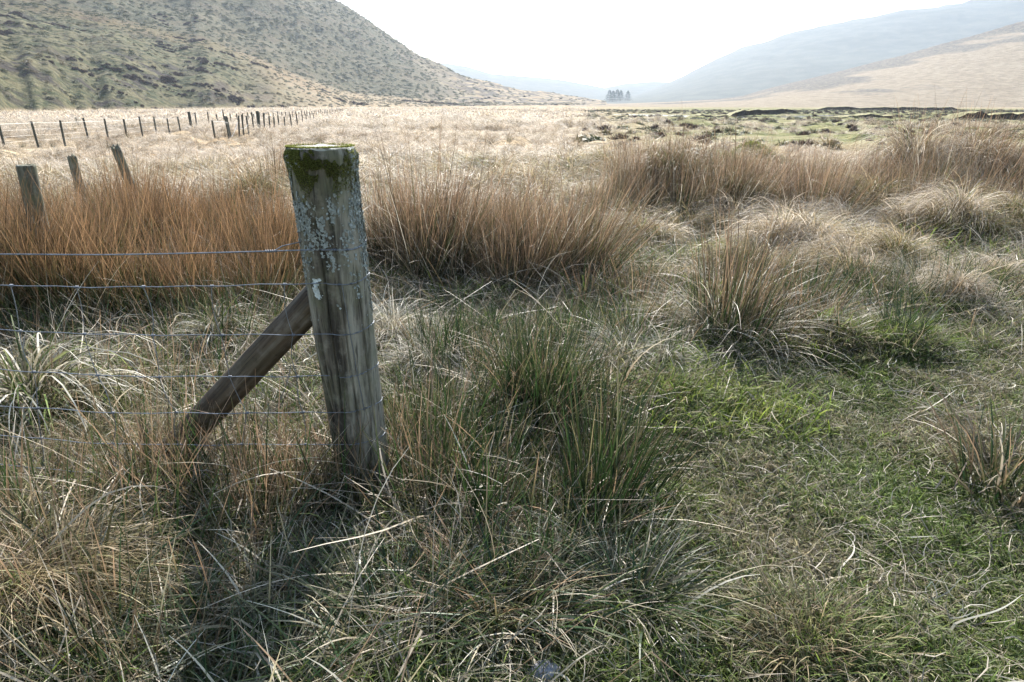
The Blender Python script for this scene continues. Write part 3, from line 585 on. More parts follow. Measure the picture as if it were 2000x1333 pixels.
# thin orange stems at the foot of the fence
tx_, ty_ = [], []
for (cx, cy, rx, ry), n in zip([(-.95, 2.15, .42, .22), (-1.35, 1.85, .35, .25), (-.75, 1.75, .3, .2), (-1.5, 1.35, .25, .2), (-.85, 1.25, .12, .08), (-1.5, 2.9, .7, .5), (.9, 4.6, .5, .5), (1.6, 4.0, .4, .3), (-.80, 2.05, .10, .1), (-.36, 2.12, .05, .06)], (20, 9, 7, 6, 3, 10, 10, 10, 4, 3)):
    a, b = ell(g, n, cx, cy, rx, ry); tx_.append(a); ty_.append(b)
tx_ = np.concatenate(tx_); ty_ = np.concatenate(ty_)
m = ~((np.abs(tx_ + .58) < .16) & (ty_ < 2.12)); tx_, ty_ = tx_[m], ty_[m]
scatter('thin_rush_stems', P['rusht'], tx_, ty_, .75 + .4 * g.random(len(tx_)), (.0, 0), .16, label='thin orange and green stems with tangled straw at the foot of the fence', cat='rushes')
# short turf and longer grass near the camera
PATH = [(.75, 1.35, .85, .45), (1.1, 1.9, .95, .95), (2.2, 2.3, 1.4, .8), (1.0, 1.1, .8, .5), (1.9, 3.2, .9, .6)]
x, y = wedge(3900, .9, 5.6, .95, 1.2); scatter('turf', P['turf'], x, y, .8 + .5 * g.random(len(x)), (0, 0), .1, label='short green turf with straw coloured bents', cat='grass')
x, y = wedge(3200, .9, 6.5, .95, 1.2); m = (inside(x, y, PATH) < .35 + .25 * g.random(len(x))) & ~((np.abs(x + .56) < .18) & (y < 2.12) & (y > 1.7)); x, y = x[m], y[m]
m = ~((x > .1) & (y < 8) & (y > 2.8) & (fbm(x / .8, y / .8, 98, 3) > .05)); x, y = x[m], y[m]
scatter('long_grass', P['turfl'], x, y, .9 + .6 * g.random(len(x)), (.1, 0), .15, label='longer mixed green and bleached grass around the rushes', cat='grass')
x, y = wedge(1800, .9, 7.0, .95, 1.1); ip = inside(x, y, PATH); m = g.random(len(x)) < np.where(ip > .4, .10, .24) ; x, y = x[m], y[m]
m = ~((x > .1) & (y < 8) & (y > 2.8) & (fbm(x / .8, y / .8, 98, 3) > .05)); x, y = x[m], y[m]
scatter('straw_litter', P['litter'], x, y, .8 + .6 * g.random(len(x)), (0, 0), .12, label='matted dead straw lying over the ground', cat='straw')
x, y = wedge(430, .9, 4.0, .9, .3); m = (x > -.2) | (g.random(len(x)) < .5); x, y = x[m], y[m]
scatter('loose_straws', P['curl'], x, y, .7 + .6 * g.random(len(x)), (0, 0), .05, label='loose curled pale straws lying on the trodden turf', cat='straw')
x, y = wedge(1800, .9, 8.5, .95, 1.1); m = (inside(x, y, PATH) < .3) & ~((np.abs(x + .56) < .25) & (y < 2.15) & (y > 1.5)); x, y = x[m], y[m]
scatter('fallen_stems', P['fall'], x, y, .8 + .5 * g.random(len(x)), (.05, 0), .2, label='long broken stems and straws lying at all angles over the rough ground', cat='straw')
x, y = wedge(3000, 2.6, 8, .9, .3); m = (x > .1) & (y > 2.8 + .4 * (x > 1.3)) & (fbm(x / .8, y / .8, 98, 3) > .0); x, y = x[m], y[m]
scatter('bright_turf', P['turfb'], x, y, .9 + .8 * g.random(len(x)), (0, 0), .12, label='bright yellow green grass in the hollows, sunlight painted into its colour', cat='grass')
x1, y1 = ell(g, 36, -.68, 1.42, .55, .34); x2, y2 = ell(g, 14, .1, 1.6, .3, .2); x3, y3 = ell(g, 14, -1.3, 3.0, .5, .5); x, y = np.concatenate([x1, x2, x3]), np.concatenate([y1, y2, y3])
scatter('splayed_grass', P['blade'], x, y, .75 + .4 * g.random(len(x)), (.1, 0), .12, label='dark green grass with long arching leaves before the post, darkened in colour for its shade', cat='grass')
mx_ = [gxy(*p) for p in ((60, 960), (190, 930), (330, 925), (60, 1160), (150, 1230), (20, 1300), (900, 720), (690, 700))]
scatter('straw_mounds', P['brown'], [p[0] for p in mx_], [p[1] for p in mx_], .55 + .25 * g.random(len(mx_)), (.0, 0), .1, label='flattened golden brown straw mounds at the lower left', cat='grass')
# mid field: tussocky grass from the rushes outwards
x, y = wedge(2600, 4.6, 15, .95, 1); ib = inside(x, y, RUSHB[:5]); m = (g.random(len(x)) < 1 - .8 * ib) & ~((x > .6) & (y < 7.5) & (g.random(len(x)) < .50)) & ~((x > -.9) & (y < 5.2)); x, y = x[m], y[m]
m = ~((x > .1) & (y < 8) & (fbm(x / .8, y / .8, 98, 3) > .05)); x, y = x[m], y[m]
scatter('tussock_field', P['tuss'] + P['mol'][:2], x, y, (.65 + .6 * g.random(len(x))) * np.clip(y / 8, .7, 1.2), (.12, 0), .14, label='straw coloured tussocky grass between and beyond the rush beds', cat='grass')
g = np.random.default_rng(91)
u1, v1 = ell(g, 30, 5.0, 7.3, 2.4, 1.2); u2, v2 = ell(g, 16, 2.9, 5.9, 1.2, .8); u3, v3 = ell(g, 14, 6.4, 9.3, 2.2, .9); u4, v4 = ell(g, 30, 3.6, 7.6, 2.8, 1.1); u5, v5 = ell(g, 8, -1.5, 7.2, .9, .9); tx3, ty3 = np.concatenate([u1, u2, u3, u4, u5]), np.concatenate([v1, v2, v3, v4, v5])
scatter('straw_tussocks', P['brown'] + P['pale2'], tx3, ty3, .55 + .75 * g.random(len(tx3)), (.22, 0), .12, label='windswept straw tussocks crowded together on the right of the green', cat='grass')
x, y = wedge(3500, 5.0, 16, .95, 1); x, y = x[x > -3], y[x > -3]
m = ~((x > .1) & (y < 8) & (fbm(x / .8, y / .8, 98, 3) > .05)); x, y = x[m], y[m]
scatter('mid_turf', P['turfl'], x, y, 1.5 + .9 * g.random(len(x)), (.1, 0), .15, label='green and straw grass sward between the tussocks', cat='grass')
x, y = wedge(15000, 14, 70, 1.0, 3); gp = (x / y > .10 + .1 * fbm(x / 6, y / 6, 3, 2)) & (y > 22); m = ~gp | (g.random(len(x)) < .04); m &= g.random(len(x)) < np.clip(.75 + 1.6 * fbm(x / 5, y / 9, 36, 4), .12, 1); x, y = x[m], y[m]
scatter('moor_grass_plain', P['mol'], x, y, (.55 + .8 * g.random(len(x)) ** 1.5 + .5 * np.clip(fbm(x / 4, y / 6, 37, 3), -.4, .8)) * np.clip(y / 30, .9, 1.8), (.15, 0), .14, sink=.03, label='bleached moor grass hummocks covering the valley floor, paled further for the glare', cat='grass')
x, y = wedge(9000, 68, 260, 1.0, 5); m = (x / y < .1 + .08 * fbm(x / 20, y / 20, 3, 2)) & (stream_dist(x, y) > 6) & (hills(x, y)[1] == 0); x, y = x[m], y[m]
scatter('far_moor_grass', P['fargrass'], x, y, (1.0 + .8 * g.random(len(x))), (.1, 0), .1, sink=.12, label='pale grass of the far valley floor', cat='grass')
# rough pasture by the stream: low green brown hummocks
x, y = wedge(11000, 20, 210, 1.0, 5); m = (x / y > .10) & (stream_dist(x, y) > 5 + 6 * np.exp(-((x - 34) / 15) ** 2)) & (g.random(len(x)) < .8); x, y = x[m], y[m]
scatter('pasture_hummocks', P['hillgrass'][1:] + P['heath'][:1], x, y, (.35 + .5 * g.random(len(x))), (.1, 0), .1, sink=.1, label='low hummocks of rough green pasture beside the stream', cat='grass')
# left hill
x, y = wedge(60000, 130, 560, 1.05, 10); z, idn = hills(x, y); q = x / y
up_ = hills.upper; m = (idn == 1) & (q < .1) & (up_ < .5); x, y, q = x[m], y[m], q[m]; hn = fbm(x / 24, y / 16, 88, 5) + .14 * sstep(-.5, -.7, q); pm = (hn > .27 + .2 * sstep(-.35, -.1, q)) & (fbm(x / 3.5, y / 3.5, 89, 4) > -.02)
x1, y1, q1 = x[~pm], y[~pm], q[~pm]; sel = g.random(len(x1)) < .5; pal = fbm(x1 / 22, y1 / 22, 90, 4) * .8 + .5 * sstep(-.55, -.2, q1) > .22
scatter('pale_hill_grass', P['hillgrass'][:3], x1[sel & pal], y1[sel & pal], .7 + 1.0 * g.random((sel & pal).sum()), (0, 0), .1, sink=.15, label='straw coloured grass on the left hillside', cat='grass')
sel = sel & ~pal
scatter('green_hill_grass', P['hillgrass'][3:] + P['hillgrass'][1:2], x1[sel], y1[sel], .7 + 1.0 * g.random(sel.sum()), (0, 0), .1, sink=.15, label='rough olive green grass on the left hillside', cat='grass')
x2, y2 = x[pm], y[pm]; x2 = np.concatenate([x2, x2 + 1.2]); y2 = np.concatenate([y2, y2 + .8])
xu, yu = wedge(52000, 230, 800, 1.05, 10); zu, iu = hills(xu, yu); mu = (iu == 1) & (g.random(len(xu)) < 1 - .93 * sstep(-.17, .0, xu / yu + .05 * fbm(xu / 40, yu / 40, 95, 3))) & (hills.upper >= .5); xu, yu = xu[mu], yu[mu]
nu = fbm(xu / 30, yu / 30, 96, 5) + .5 * fbm(xu / 6, yu / 6, 97, 3); mh = (nu > .34) & (fbm(xu / 70, yu / 70, 99, 3) > .05)
scatter('upper_hill_grass', [P['hillgrass'][3], P['hillgrass'][1], P['hillgrass'][3]], xu[~mh], yu[~mh], .9 + 1.6 * g.random((~mh).sum()), (0, 0), .1, sink=.15, label='coarse olive grass high on the left hill', cat='grass')
scatter('upper_hill_heather', P['heath'], xu[mh], yu[mh], .8 + 1.6 * g.random(mh.sum()), (0, 0), .1, sink=.15, label='brown heather high on the left hill', cat='heather')
scatter('hill_heather', P['heath'], x2, y2, (.5 + 1.6 * g.random(len(x2)) ** 2), (0, 0), .1, sink=.1, label='dark heather patches on the left hillside', cat='heather')

# ------------------------------------------------------------------ individually readable clumps
KIND = {'tall': ('rush_clump', 'rush clump', P['tall']), 'greenball': ('rush_tuft', 'rush tuft', P['greenball']), 'greenrush': ('rush_clump', 'rush clump', P['greenrush']),
        'brownlow': ('rush_clump', 'rush clump', P['brownlow']), 'mosstuft': ('moss_hummock', 'hummock', P['mosstuft']), 'mossmound': ('moss_hummock', 'hummock', P['mossmound']),
        'pale': ('grass_tussock', 'grass tussock', P['pale']), 'pale2': ('grass_tussock', 'grass tussock', P['pale2']), 'brown': ('grass_tussock', 'grass tussock', P['brown']), 'ashen': ('grass_tussock', 'grass tussock', P['ash'])}
GRP = {'rush_clump': 'rush clumps', 'grass_tussock': 'grass tussocks in the field', 'moss_hummock': 'mossy hummocks', 'rush_tuft': 'rush clumps'}
for k, (px, py, kind, s_, tl, lab) in enumerate(SPOTS):
    nm, cat, pr = KIND[kind]; x, y = gxy(px, py)
    if kind == 'mossmound': x, y = at(1470, 290, 19)[:2]
    big = max(1.0, y / 7.0) if kind in ('brown', 'pale2') else 1.0
    o = link(nm, pr[k % len(pr)], label=lab, category=cat, group=GRP[nm])
    o.location = (x, y, float(H(x, y)) - .01); o.rotation_euler = (0, tl[0], 0) if kind not in () else (0, 0, 0)
    o.rotation_euler = (0, tl[0], 0); sc_ = s_ * (big * .95 if kind in ('brown','pale2') else 1.1); o.scale = (sc_, sc_, sc_)

exec_fence = True
# ------------------------------------------------------------------ near fence
def empty(name, loc, **props):
    o = bpy.data.objects.new(name, None); C.objects.link(o); o.location = loc; o.empty_display_size = .2
    for k, v in props.items(): o[k] = v
    return o
TOP = at(626, 289, 2.156); BOT = np.array([-.560, 2.262, 0.0])
AX = (TOP - BOT); AXL = np.linalg.norm(AX); AXN = AX / AXL
PR = .101
fence = empty('wire_fence', (float(BOT[0]), float(BOT[1]), 0), label='weathered strainer post with diagonal brace and wire netting running off to the left', category='fence')
FO = np.array([BOT[0], BOT[1], 0.0])
def axis_pt(z):
    t = z / AX[2]; return BOT + AX * t
def post_radius(a, z):
    """a: angle (0 = +x, -pi/2 = towards the camera), z height: worn facets, splits and a lost slab low on the left"""
    r = PR * (1 + .012 * np.sin(3 * a + 1) + .02 * fbm(a * 2.2 + 5, z * 1.1, 71, 3) + .016 * fbm(a * 9, z * 5, 72, 3))
    r = r + .0035 * fbm(a * 26, z * 2.2, 73, 3)
    for ca, wd_, dp, z0, z1 in ((-1.72, .026, .022, .0, 1.13), (-1.25, .018, .012, .25, .9), (-2.20, .040, .020, .0, .85), (-.62, .030, .018, .1, .95), (.3, .03, .012, 0, 1.2), (-2.9, .03, .01, .2, 1.1)):
        c = ca + .05 * fbm(z * 3, z * 0 + ca * 9, 74, 3); r = r - dp * np.exp(-((a - c) / wd_) ** 2) * sstep(z0 - .03, z0 + .05, z) * (1 - sstep(z1 - .12, z1, z))
    # slab missing on the lower left
    lost = np.exp(-((a + 2.62) / .50) ** 2) * (1 - sstep(.30, .62, z)); r = r - .030 * lost
    r = r + .006 * np.exp(-((z - 1.24) / .03) ** 2) - .004 * sstep(1.24, 1.27, z)
    return r
def post_surf(a, z, lift=0.0):
    c = axis_pt(np.asarray(z)[..., None] if np.ndim(z) else z); r = post_radius(a, z) + lift
    return c + np.stack([r * np.cos(a), r * np.sin(a), np.zeros_like(r)], -1)
ZT = float(TOP[2])
na, nz = 200, 300
aa = np.linspace(-np.pi, np.pi, na, endpoint=False); zz = np.linspace(-.15, ZT, nz); Ag, Zg = np.meshgrid(aa, zz)
Pm = np.stack([BOT[0] + AX[0] * Zg / AX[2] + post_radius(Ag, Zg) * np.cos(Ag), BOT[1] + AX[1] * Zg / AX[2] + post_radius(Ag, Zg) * np.sin(Ag), Zg], -1)
Pm[-1, :, 2] += .004 * fbm(aa * 3, aa * 0, 75, 3) - .003 * np.cos(aa)
V = Pm.reshape(-1, 3); i = np.arange(nz - 1)[:, None] * na; j = np.arange(na)[None, :]; j2 = (j + 1) % na
Q = np.stack([i + j, i + j2, i + na + j2, i + na + j], -1).reshape(-1, 4)
rings = [Pm[-1]]; base = (nz - 1) * na; VV = [V]; QQ = [Q]; cnt = len(V); prev = base; ctr = axis_pt(ZT)
for k, f in enumerate((.97, .85, .65, .45, .25, .06)):
    rg = ctr + (Pm[-1] - ctr) * f; rg[:, 2] = ZT + .006 * fbm(rg[:, 0] * 30, rg[:, 1] * 30, 76, 3) + .003 * (k > 0); VV.append(rg)
    QQ.append(np.stack([prev + j[0], prev + j2[0], cnt + j2[0], cnt + j[0]], -1)); prev = cnt; cnt += na
V = np.concatenate(VV) - FO; Q = np.concatenate(QQ); mi = np.zeros(len(Q), int); mi[-6 * na:] = 1
post = link('strainer_post', quads('strainer_post', V, Q, [M_post, M_cap], matidx=mi, smooth=True), fence)

# lichen: small leafy flakes crowded on the upper half and the sides
def flakes(name, n, pick, size, mat, parent, fld=1):
    g = np.random.default_rng(fld); Vs, Fs, Sz, c = [], [], [], 0; k = 0
    while k < n:
        a, z = pick(g)
        if a is None: continue
        c0 = post_surf(np.array([a]), np.array([z]), 0.0)[0]; nr = np.array([math.cos(a), math.sin(a), 0]); tg = np.array([-math.sin(a), math.cos(a), 0]); up = np.array([0, 0, 1.0])
        s_ = size * (.35 + 1.1 * g.random() ** 2); ph = g.random() * 6.28; tx, ty = g.normal(0, .45, 2); m = 7
        ring = []
        for q in range(m):
            an = ph + q / m * 6.283; rr_ = s_ * (.7 + .6 * g.random()); lift = .0018 + .55 * rr_ * g.random() + rr_ * (tx * math.cos(an) + ty * math.sin(an)) * .5
            ring.append(c0 + tg * rr_ * math.cos(an) + up * rr_ * math.sin(an) + nr * max(lift, .0004))
        Vs.append(c0 + nr * .0016); Vs += ring
        for q in range(m): Fs += [c, c + 1 + q, c + 1 + (q + 1) % m]; Sz.append(3)
        c += m + 1; k += 1
    return link(name, make_mesh(name, np.array(Vs) - FO, Fs, Sz, mat), parent)
def pick_lichen(g):
    a = g.random() * 6.283 - np.pi; z = .70 + .55 * g.random()
    front = math.exp(-((a + np.pi / 2) / .95) ** 2)               # facing the camera
    moss = sstep(1.10, 1.16, z + .03 * float(fbm(a * 2, 0, 5, 2)))
    f = .8 * float(fbm(a * 5, z * 22, 81, 4)) + .55 * float(fbm(a * 22, z * 110, 83, 2)) + .35 * float(fbm(a * 1.7, z * 4, 82, 2))
    lo = float(sstep(.84, .97, z + .05 * float(fbm(a * 3, 1, 8, 2))))
    d = (.30 if abs(a + np.pi / 2) > 1.15 else -.02) + f - (.9 * front * float(moss)) - .5 * (1 - lo)
    return (a, z) if d > .08 else (None, None)
flakes('lichen', 15000, pick_lichen, .0034, M_lichen, post, 3)
flakes('lichen', 130, lambda g: (-2.02 + g.normal(0, .055), .835 + g.uniform(-.033, .033)), .0045, simple_mat('pale_lichen', (.50,.53,.50), (.70,.72,.68), 90, .9, 0, 0, .1), post, 4)
# moss: furry cap and bib
def moss_mesh(n):
    g = np.random.default_rng(9); pts, nr = [], []
    while len(pts) < n:
        if g.random() < .80:
            a = g.normal(-1.55, .62); z = ZT - abs(g.normal(0, .062)); 
            lim = .10 + .09 * float(fbm(a * 3, 2, 91, 3)) ; hole = (abs(a + 1.05 + .2 * float(fbm(z * 60, 3, 93, 2))) < .5) and z > ZT - .03 - .02 * float(fbm(a * 5, 7, 94, 2)) or float(fbm(a * 7, z * 45, 95, 3)) > .32
            if ZT - z > lim or hole or a < -np.pi or a > .3: continue
            p = post_surf(np.array([a]), np.array([z]))[0]; nn = np.array([math.cos(a), math.sin(a), -.25])
        else:
            a = g.random() * 6.283; r = PR * (1 - .22 * g.random() ** 1.6)
            if math.sin(a) > -.2 and g.random() < .8: continue
            p = ctr + np.array([r * math.cos(a), r * math.sin(a), .004]); nn = np.array([.4 * math.cos(a), .4 * math.sin(a), .8])
        pts.append(p); nr.append(nn + g.normal(0, .35, 3))
    Pp = np.array(pts); N = np.array(nr); N /= np.linalg.norm(N, axis=1)[:, None]; n = len(Pp)
    Lh = (.002 + .005 * g.random(n))[:, None]; sd = np.cross(N, g.normal(0, 1, (n, 3))); sd /= np.linalg.norm(sd, axis=1)[:, None]; w_ = .0009
    V = np.stack([Pp - sd * w_, Pp + sd * w_, Pp + N * Lh + sd * w_ * .4, Pp + N * Lh - sd * w_ * .4], 1).reshape(-1, 3) - FO
    Q = np.arange(n * 4).reshape(-1, 4); t = np.tile([0, 0, 1, 1], n); r_ = np.repeat(g.random(n), 4); h_ = np.repeat(g.random(n), 4)
    return quads('moss', V, Q, M_moss, attrs=dict(t=t, rnd=r_, hue=h_))
link('moss', moss_mesh(15000), post)

# brace
def log_mesh(name, p0, p1, r0, r1, mat, origin, seed=1, n=90, sides=40, cracks=3, flat_top=True, ragged=0.0, capmat=None):
    p0, p1 = np.array(p0, float), np.array(p1, float); D = p1 - p0; Ln = np.linalg.norm(D); D /= Ln
    up = np.array([0, 0, 1.0]) if abs(D[2]) < .95 else np.array([0, 1.0, 0]); N = np.cross(D, up); N /= np.linalg.norm(N); Bn = np.cross(D, N)
    t = np.linspace(0, 1, n); a = np.arange(sides) / sides * 2 * np.pi; T, A = np.meshgrid(t, a, indexing='ij'); L_ = T * Ln
    rr = (r0 + (r1 - r0) * T) * (1 + .05 * fbm(A * 1.3 + seed, L_ * 3, seed, 3) + .03 * np.cos(2 * A + seed)) + r0 * .04 * fbm(A * 6, L_ * 5, seed + 4, 3)
    for k in range(cracks):
        ca = (k * 2.1 + seed * 1.7) % 6.28 + .12 * fbm(L_ * 2, L_ * 0 + k, seed + 9, 2); dd = np.angle(np.exp(1j * (A - ca))); rr = rr - r0 * .13 * np.exp(-(dd / .07) ** 2) * sstep(.02, .2, T) * (1 - sstep(.85, 1.0, T) * .3)
    bend = np.sin(T * np.pi) * .012 * r0 / .05 * math.sin(seed)
    P_ = p0 + D * L_[..., None] + N * (np.cos(A) * rr + bend)[..., None] + Bn * (np.sin(A) * rr)[..., None]
    if ragged: P_[-1] += D * (ragged * fbm(a * 2.3, a * 0, seed + 2, 3))[:, None]
    V = P_.reshape(-1, 3); i = np.arange(n - 1)[:, None] * sides; j = np.arange(sides)[None, :]; j2 = (j + 1) % sides
    Q = [np.stack([i + j, i + j2, i + sides + j2, i + sides + j], -1).reshape(-1, 4)]; VV = [V]; cnt = len(V); prev = (n - 1) * sides
    for f in (.8, .4, .05):
        c = P_[-1].mean(0); rg = c + (P_[-1] - c) * f; rg = rg + D * (.006 * r0 / .05 * fbm(a * 3, a * 0 + f * 9, seed + 5, 2))[:, None]; VV.append(rg); Q.append(np.stack([prev + j[0], prev + j2[0], cnt + j2[0], cnt + j[0]], -1)); prev = cnt; cnt += sides
    mi = np.zeros(sum(map(len, Q)), int); mi[-3 * sides:] = 1
    return quads(name, np.concatenate(VV) - origin, np.concatenate(Q), [mat, capmat or mat], matidx=mi, smooth=True)
b_top = np.array([-.640, 2.20, .790]); b_bot = np.array([-1.42, 2.34, .02]); ext = (b_bot - b_top); b_bot = b_bot + ext * .10
# object space of the brace runs along z so its grain follows the timber
br_len = np.linalg.norm(b_top - b_bot); brace_me = log_mesh('brace_strut', (0, 0, 0), (0, 0, br_len), .056, .052, M_brace, np.zeros(3), 4, 120, 48, 3)
from mathutils import Vector
brace = link('brace_strut', brace_me, fence); brace.location = Vector(b_bot - FO); brace.rotation_euler = Vector(b_top - b_bot).to_track_quat('Z', 'Y').to_euler()

# wires
def wrap_knot(p, d, turns=3, rad=.0034, wr=.0012, ln=.016):
    d = np.array(d, float); d /= np.linalg.norm(d); u = np.cross(d, [0, 0, 1.0]) if abs(d[2]) < .9 else np.cross(d, [1.0, 0, 0]); u /= np.linalg.norm(u); v = np.cross(d, u)
    t = np.linspace(0, 1, turns * 9); a = t * turns * 6.283
    return tube(p + d * ((t - .5) * ln)[:, None] + (np.cos(a) * rad)[:, None] * u + (np.sin(a) * rad)[:, None] * v, wr, 5)
YF = 2.04                                                            # the fence plane, level with the face of the post
rows = [  # px y at the post's left edge, at the left border of the picture, y at the middle of the post
 (489, 497, 487, .0022), (559, 558, 553, .0016), (655, 645, 652, .0014), (738, 722, 737, .0014), (811, 793, 809, .0014), (876, 851, 877, .0014), (935, 908, 940, .0014)]
wires_z = []
def front_y(z):
    return float(post_surf(np.array([-np.pi / 2]), np.array([z]))[0][1])
for k, (yl, y0, ym, wr) in enumerate(rows):
    zc = float(at(650, ym, axis_pt(.6)[1] - PR)[2])
    z_mid = zc
    # around the post: from behind on the right, across the face, then off to the left along the fence
    aarr = np.linspace(.9, -np.pi / 2 - .12, 46); rise = .012 * np.exp((aarr + .4) * .9) * (k < 7)
    arc = post_surf(aarr, np.full(len(aarr), z_mid) + .0, wr * .9); arc[:, 2] += .004 * np.sin(aarr * 3 + k) + (.010 if k == 0 else .006) * sstep(-1.2, .3, aarr)
    pe = arc[-1]
    pl_ = at(600, yl, pe[1] - .002); far_z = at(0, y0, YF)[2]
    # run to the left, past the picture's edge
    xs = np.linspace(pe[0], -3.6, 60)[1:]; u = (pe[0] - xs) / (pe[0] - at(0, y0, YF)[0])
    g = np.random.default_rng(50 + k)
    zl = pe[2] + (far_z - pe[2]) * u - .004 * np.sin(np.clip(u, 0, 1) * np.pi) + .0015 * np.sin(xs * 31 + k) * (k > 0)
    yv = pe[1] + (YF - pe[1]) * np.clip(u * 1.5, 0, 1) + .003 * np.sin(xs * 17 + k * 2) * (k > 0)
    run = np.stack([xs, yv, zl], 1)
    parts = [tube(np.vstack([arc, run]), wr, 6)]
    kp = arc[-8] + np.array([0, -.001, 0]); parts.append(wrap_knot(kp, arc[-7] - arc[-9], 3, wr * 1.7, wr * .8, .016)); parts.append(wrap_knot(arc[-15] + [0, -.001, 0], arc[-14] - arc[-16], 2, wr * 1.7, wr * .8, .010))
    if k == 0:
        kp = run[2]; parts.append(wrap_knot(kp, run[3] - run[1], 5, .0034, .0017, .034))
        e_ = np.array([[run[2][0] + .012, run[2][1], run[2][2] + .002], [run[2][0] + .03, run[2][1] + .02, run[2][2] + .012], [pe[0] - .03, pe[1] + .07, pe[2] + .022], [pe[0] - .012, pe[1] + .14, pe[2] + .02]])
        parts.append(tube(e_, .0016, 6))
    wires_z.append((xs, yv, zl, pe)); V, Q = merge(parts)
    link('line_wire', quads('line_wire', V - FO, Q, M_wire, smooth=True), fence, **({'label': 'thick plain top wire twisted round the post'} if k == 0 else {}))
def wire_at(k, x):
    xs, yv, zl, pe = wires_z[k]; return np.array([x, np.interp(-x, -xs, yv), np.interp(-x, -xs, zl)])
# vertical stays of the netting: photo x at each line wire
stays = [[22,39,66,74,80,84],[150,165,191,220,220,224],[280,299,312,345,350,352],[414,433,449,483,473,480],[556,573,581,592,598,600],[-110,-98,-70,-60,-58,-50],[-240,-228,-205,-196,-188,-180],[-370,-360,-335,-325,-320,-312]]
def x_at(px, k):                                                     # photo x on wire k -> world x
    x = (px - 1000) / F * 2.05
    for _ in range(6):
        p = wire_at(k, x); zc_ = p[1] * CP + (CAM_H - p[2]) * SP; x = (px - 1000) / F * zc_
    return x
for n_s, st_ in enumerate(stays):
    g = np.random.default_rng(80 + n_s); pts = []; parts = []
    P_ = [wire_at(k + 1, x_at(st_[k], k + 1)) for k in range(6)]
    for k in range(5):
        a_, b_ = P_[k], P_[k + 1]; t = np.linspace(0, 1, 9)[:, None]; bow = np.array([g.normal(0, .006), g.normal(0, .006), 0])
        parts.append(tube(a_ + (b_ - a_) * t + bow * np.sin(t * np.pi) + [0, -.002, 0], .0014, 5))
    for p_ in P_: parts.append(wrap_knot(p_, (1, 0, 0), 3, .0034, .0014, .012))
    V, Q = merge(parts); link('stay_wire', quads('stay_wire', V - FO, Q, M_wire, smooth=True), fence)
# the stay that lies on the post's face, and its lower neighbour at the right
a_list = np.radians([-66, -62, -58, -58]); zs_ = [wires_z[k][3][2] for k in (1, 2, 3, 4)]
zf = np.linspace(zs_[0] - .002, zs_[3], 40); af = np.interp(-zf, [-zz_ for zz_ in zs_], [-1.20, -1.13, -1.06, -.98])
V, Q = tube(post_surf(af, zf, .003), .0017, 5); link('stay_wire', quads('stay_wire', V - FO, Q, M_wire, smooth=True), fence)

# ------------------------------------------------------------------ three old leaning posts in the rushes
def old_post(name, top_px, ypx, Y, r, lean, lab, ragged, seed):
    top = at(top_px, ypx, Y); bx_, by_ = top[0] + lean[0], top[1] + lean[1]; bz = float(H(bx_, by_)) - .05
    ln = math.sqrt((top[0]-bx_)**2 + (top[1]-by_)**2 + (top[2]-bz)**2)
    me = log_mesh(name, (0, 0, 0), (0, 0, ln), r * 1.05, r, M_old, np.zeros(3), seed, 90, 36, 4, ragged=ragged)
    o = link(name, me, label=lab, category='fence post', group='old leaning posts in the rushes')
    o.location = (bx_, by_, bz); o.rotation_euler = Vector((top[0]-bx_, top[1]-by_, top[2]-bz)).to_track_quat('Z', 'Y').to_euler()
old_post('fence_post', 51, 323, 4.63, .058, (-.02, .02), 'thick grey flat topped post with a sunlit edge in the left rushes', .0, 3)
old_post('fence_post', 141, 307, 8.3, .050, (.02, .0), 'slim split post with a dark notched top, middle of the three in the rushes', .05, 7)
old_post('fence_post', 226, 289, 8.8, .056, (.20, .05), 'mossy post with a jagged broken top leaning left among the rushes', .09, 12)

# ------------------------------------------------------------------ long fence across the plain
def post_mesh(h, r, seed):
    return log_mesh('post', (0, 0, -.3), (0, 0, h), r, r, M_far, np.zeros(3), seed, 14, 10, 0, ragged=.03)
PM = [post_mesh(1.05, .045, s_) for s_ in range(4)]; PMT = post_mesh(1.15, .09, 9); PMB = post_mesh(1.0, .07, 8)
def far_fence(nm, lab, pts, thick, wires, group, lean_of=None):
    x0, y0 = pts[0]; z0 = float(H(x0, y0)); rt = empty(nm, (x0, y0, z0), label=lab, category='fence', group=group)
    g = np.random.default_rng(len(pts)); tops = []
    for k, (x, y) in enumerate(pts):
        z = float(H(x, y)); o = link('post', PMT if k in thick else PM[k % 4], rt); o.location = (x - x0, y - y0, z - z0 - .02)
        lx, ly = g.normal(0, .03), g.normal(0, .03); o.rotation_euler = (ly, lx, g.random() * 6); s_ = g.normal(1, .05); o.scale = (1, 1, s_); tops.append((x + lx, y, z + .98 * s_, z))
    for hgt in wires:
        P_ = np.array([(t_[0] - x0, t_[1] - y0, t_[3] + hgt - z0) for t_ in tops]); V, Q = tube(P_, (.0045 if hgt > .9 else .0022), 4)
        link('line_wire', quads('line_wire', V, Q, M_wire_far), rt)
    return rt
def line_a(px): Z = 19955.0 / (812 - px); X = (px - 1000) / F * Z; return X, (Z - (CAM_H + .4) * SP) / CP + .0
pa = [8.4+4, 76, 128, 174.5, 212, 247.5, 279, 306, 331, 352.5, 375.3, 385, 409, 426, 439, 452, 464.5, 475, 486]
last = pa[-1]; XY = [line_a(p) for p in pa]
d_ = np.array(line_a(500)) - np.array(line_a(400)); d_ /= np.linalg.norm(d_)
cur = np.array(XY[-1]); 
for k in range(36): cur = cur + d_ * 2.35; XY.append(tuple(cur))
first = np.array(XY[0]); pre = [tuple(first - d_ * 2.3 * k) for k in (4, 3, 2, 1)]
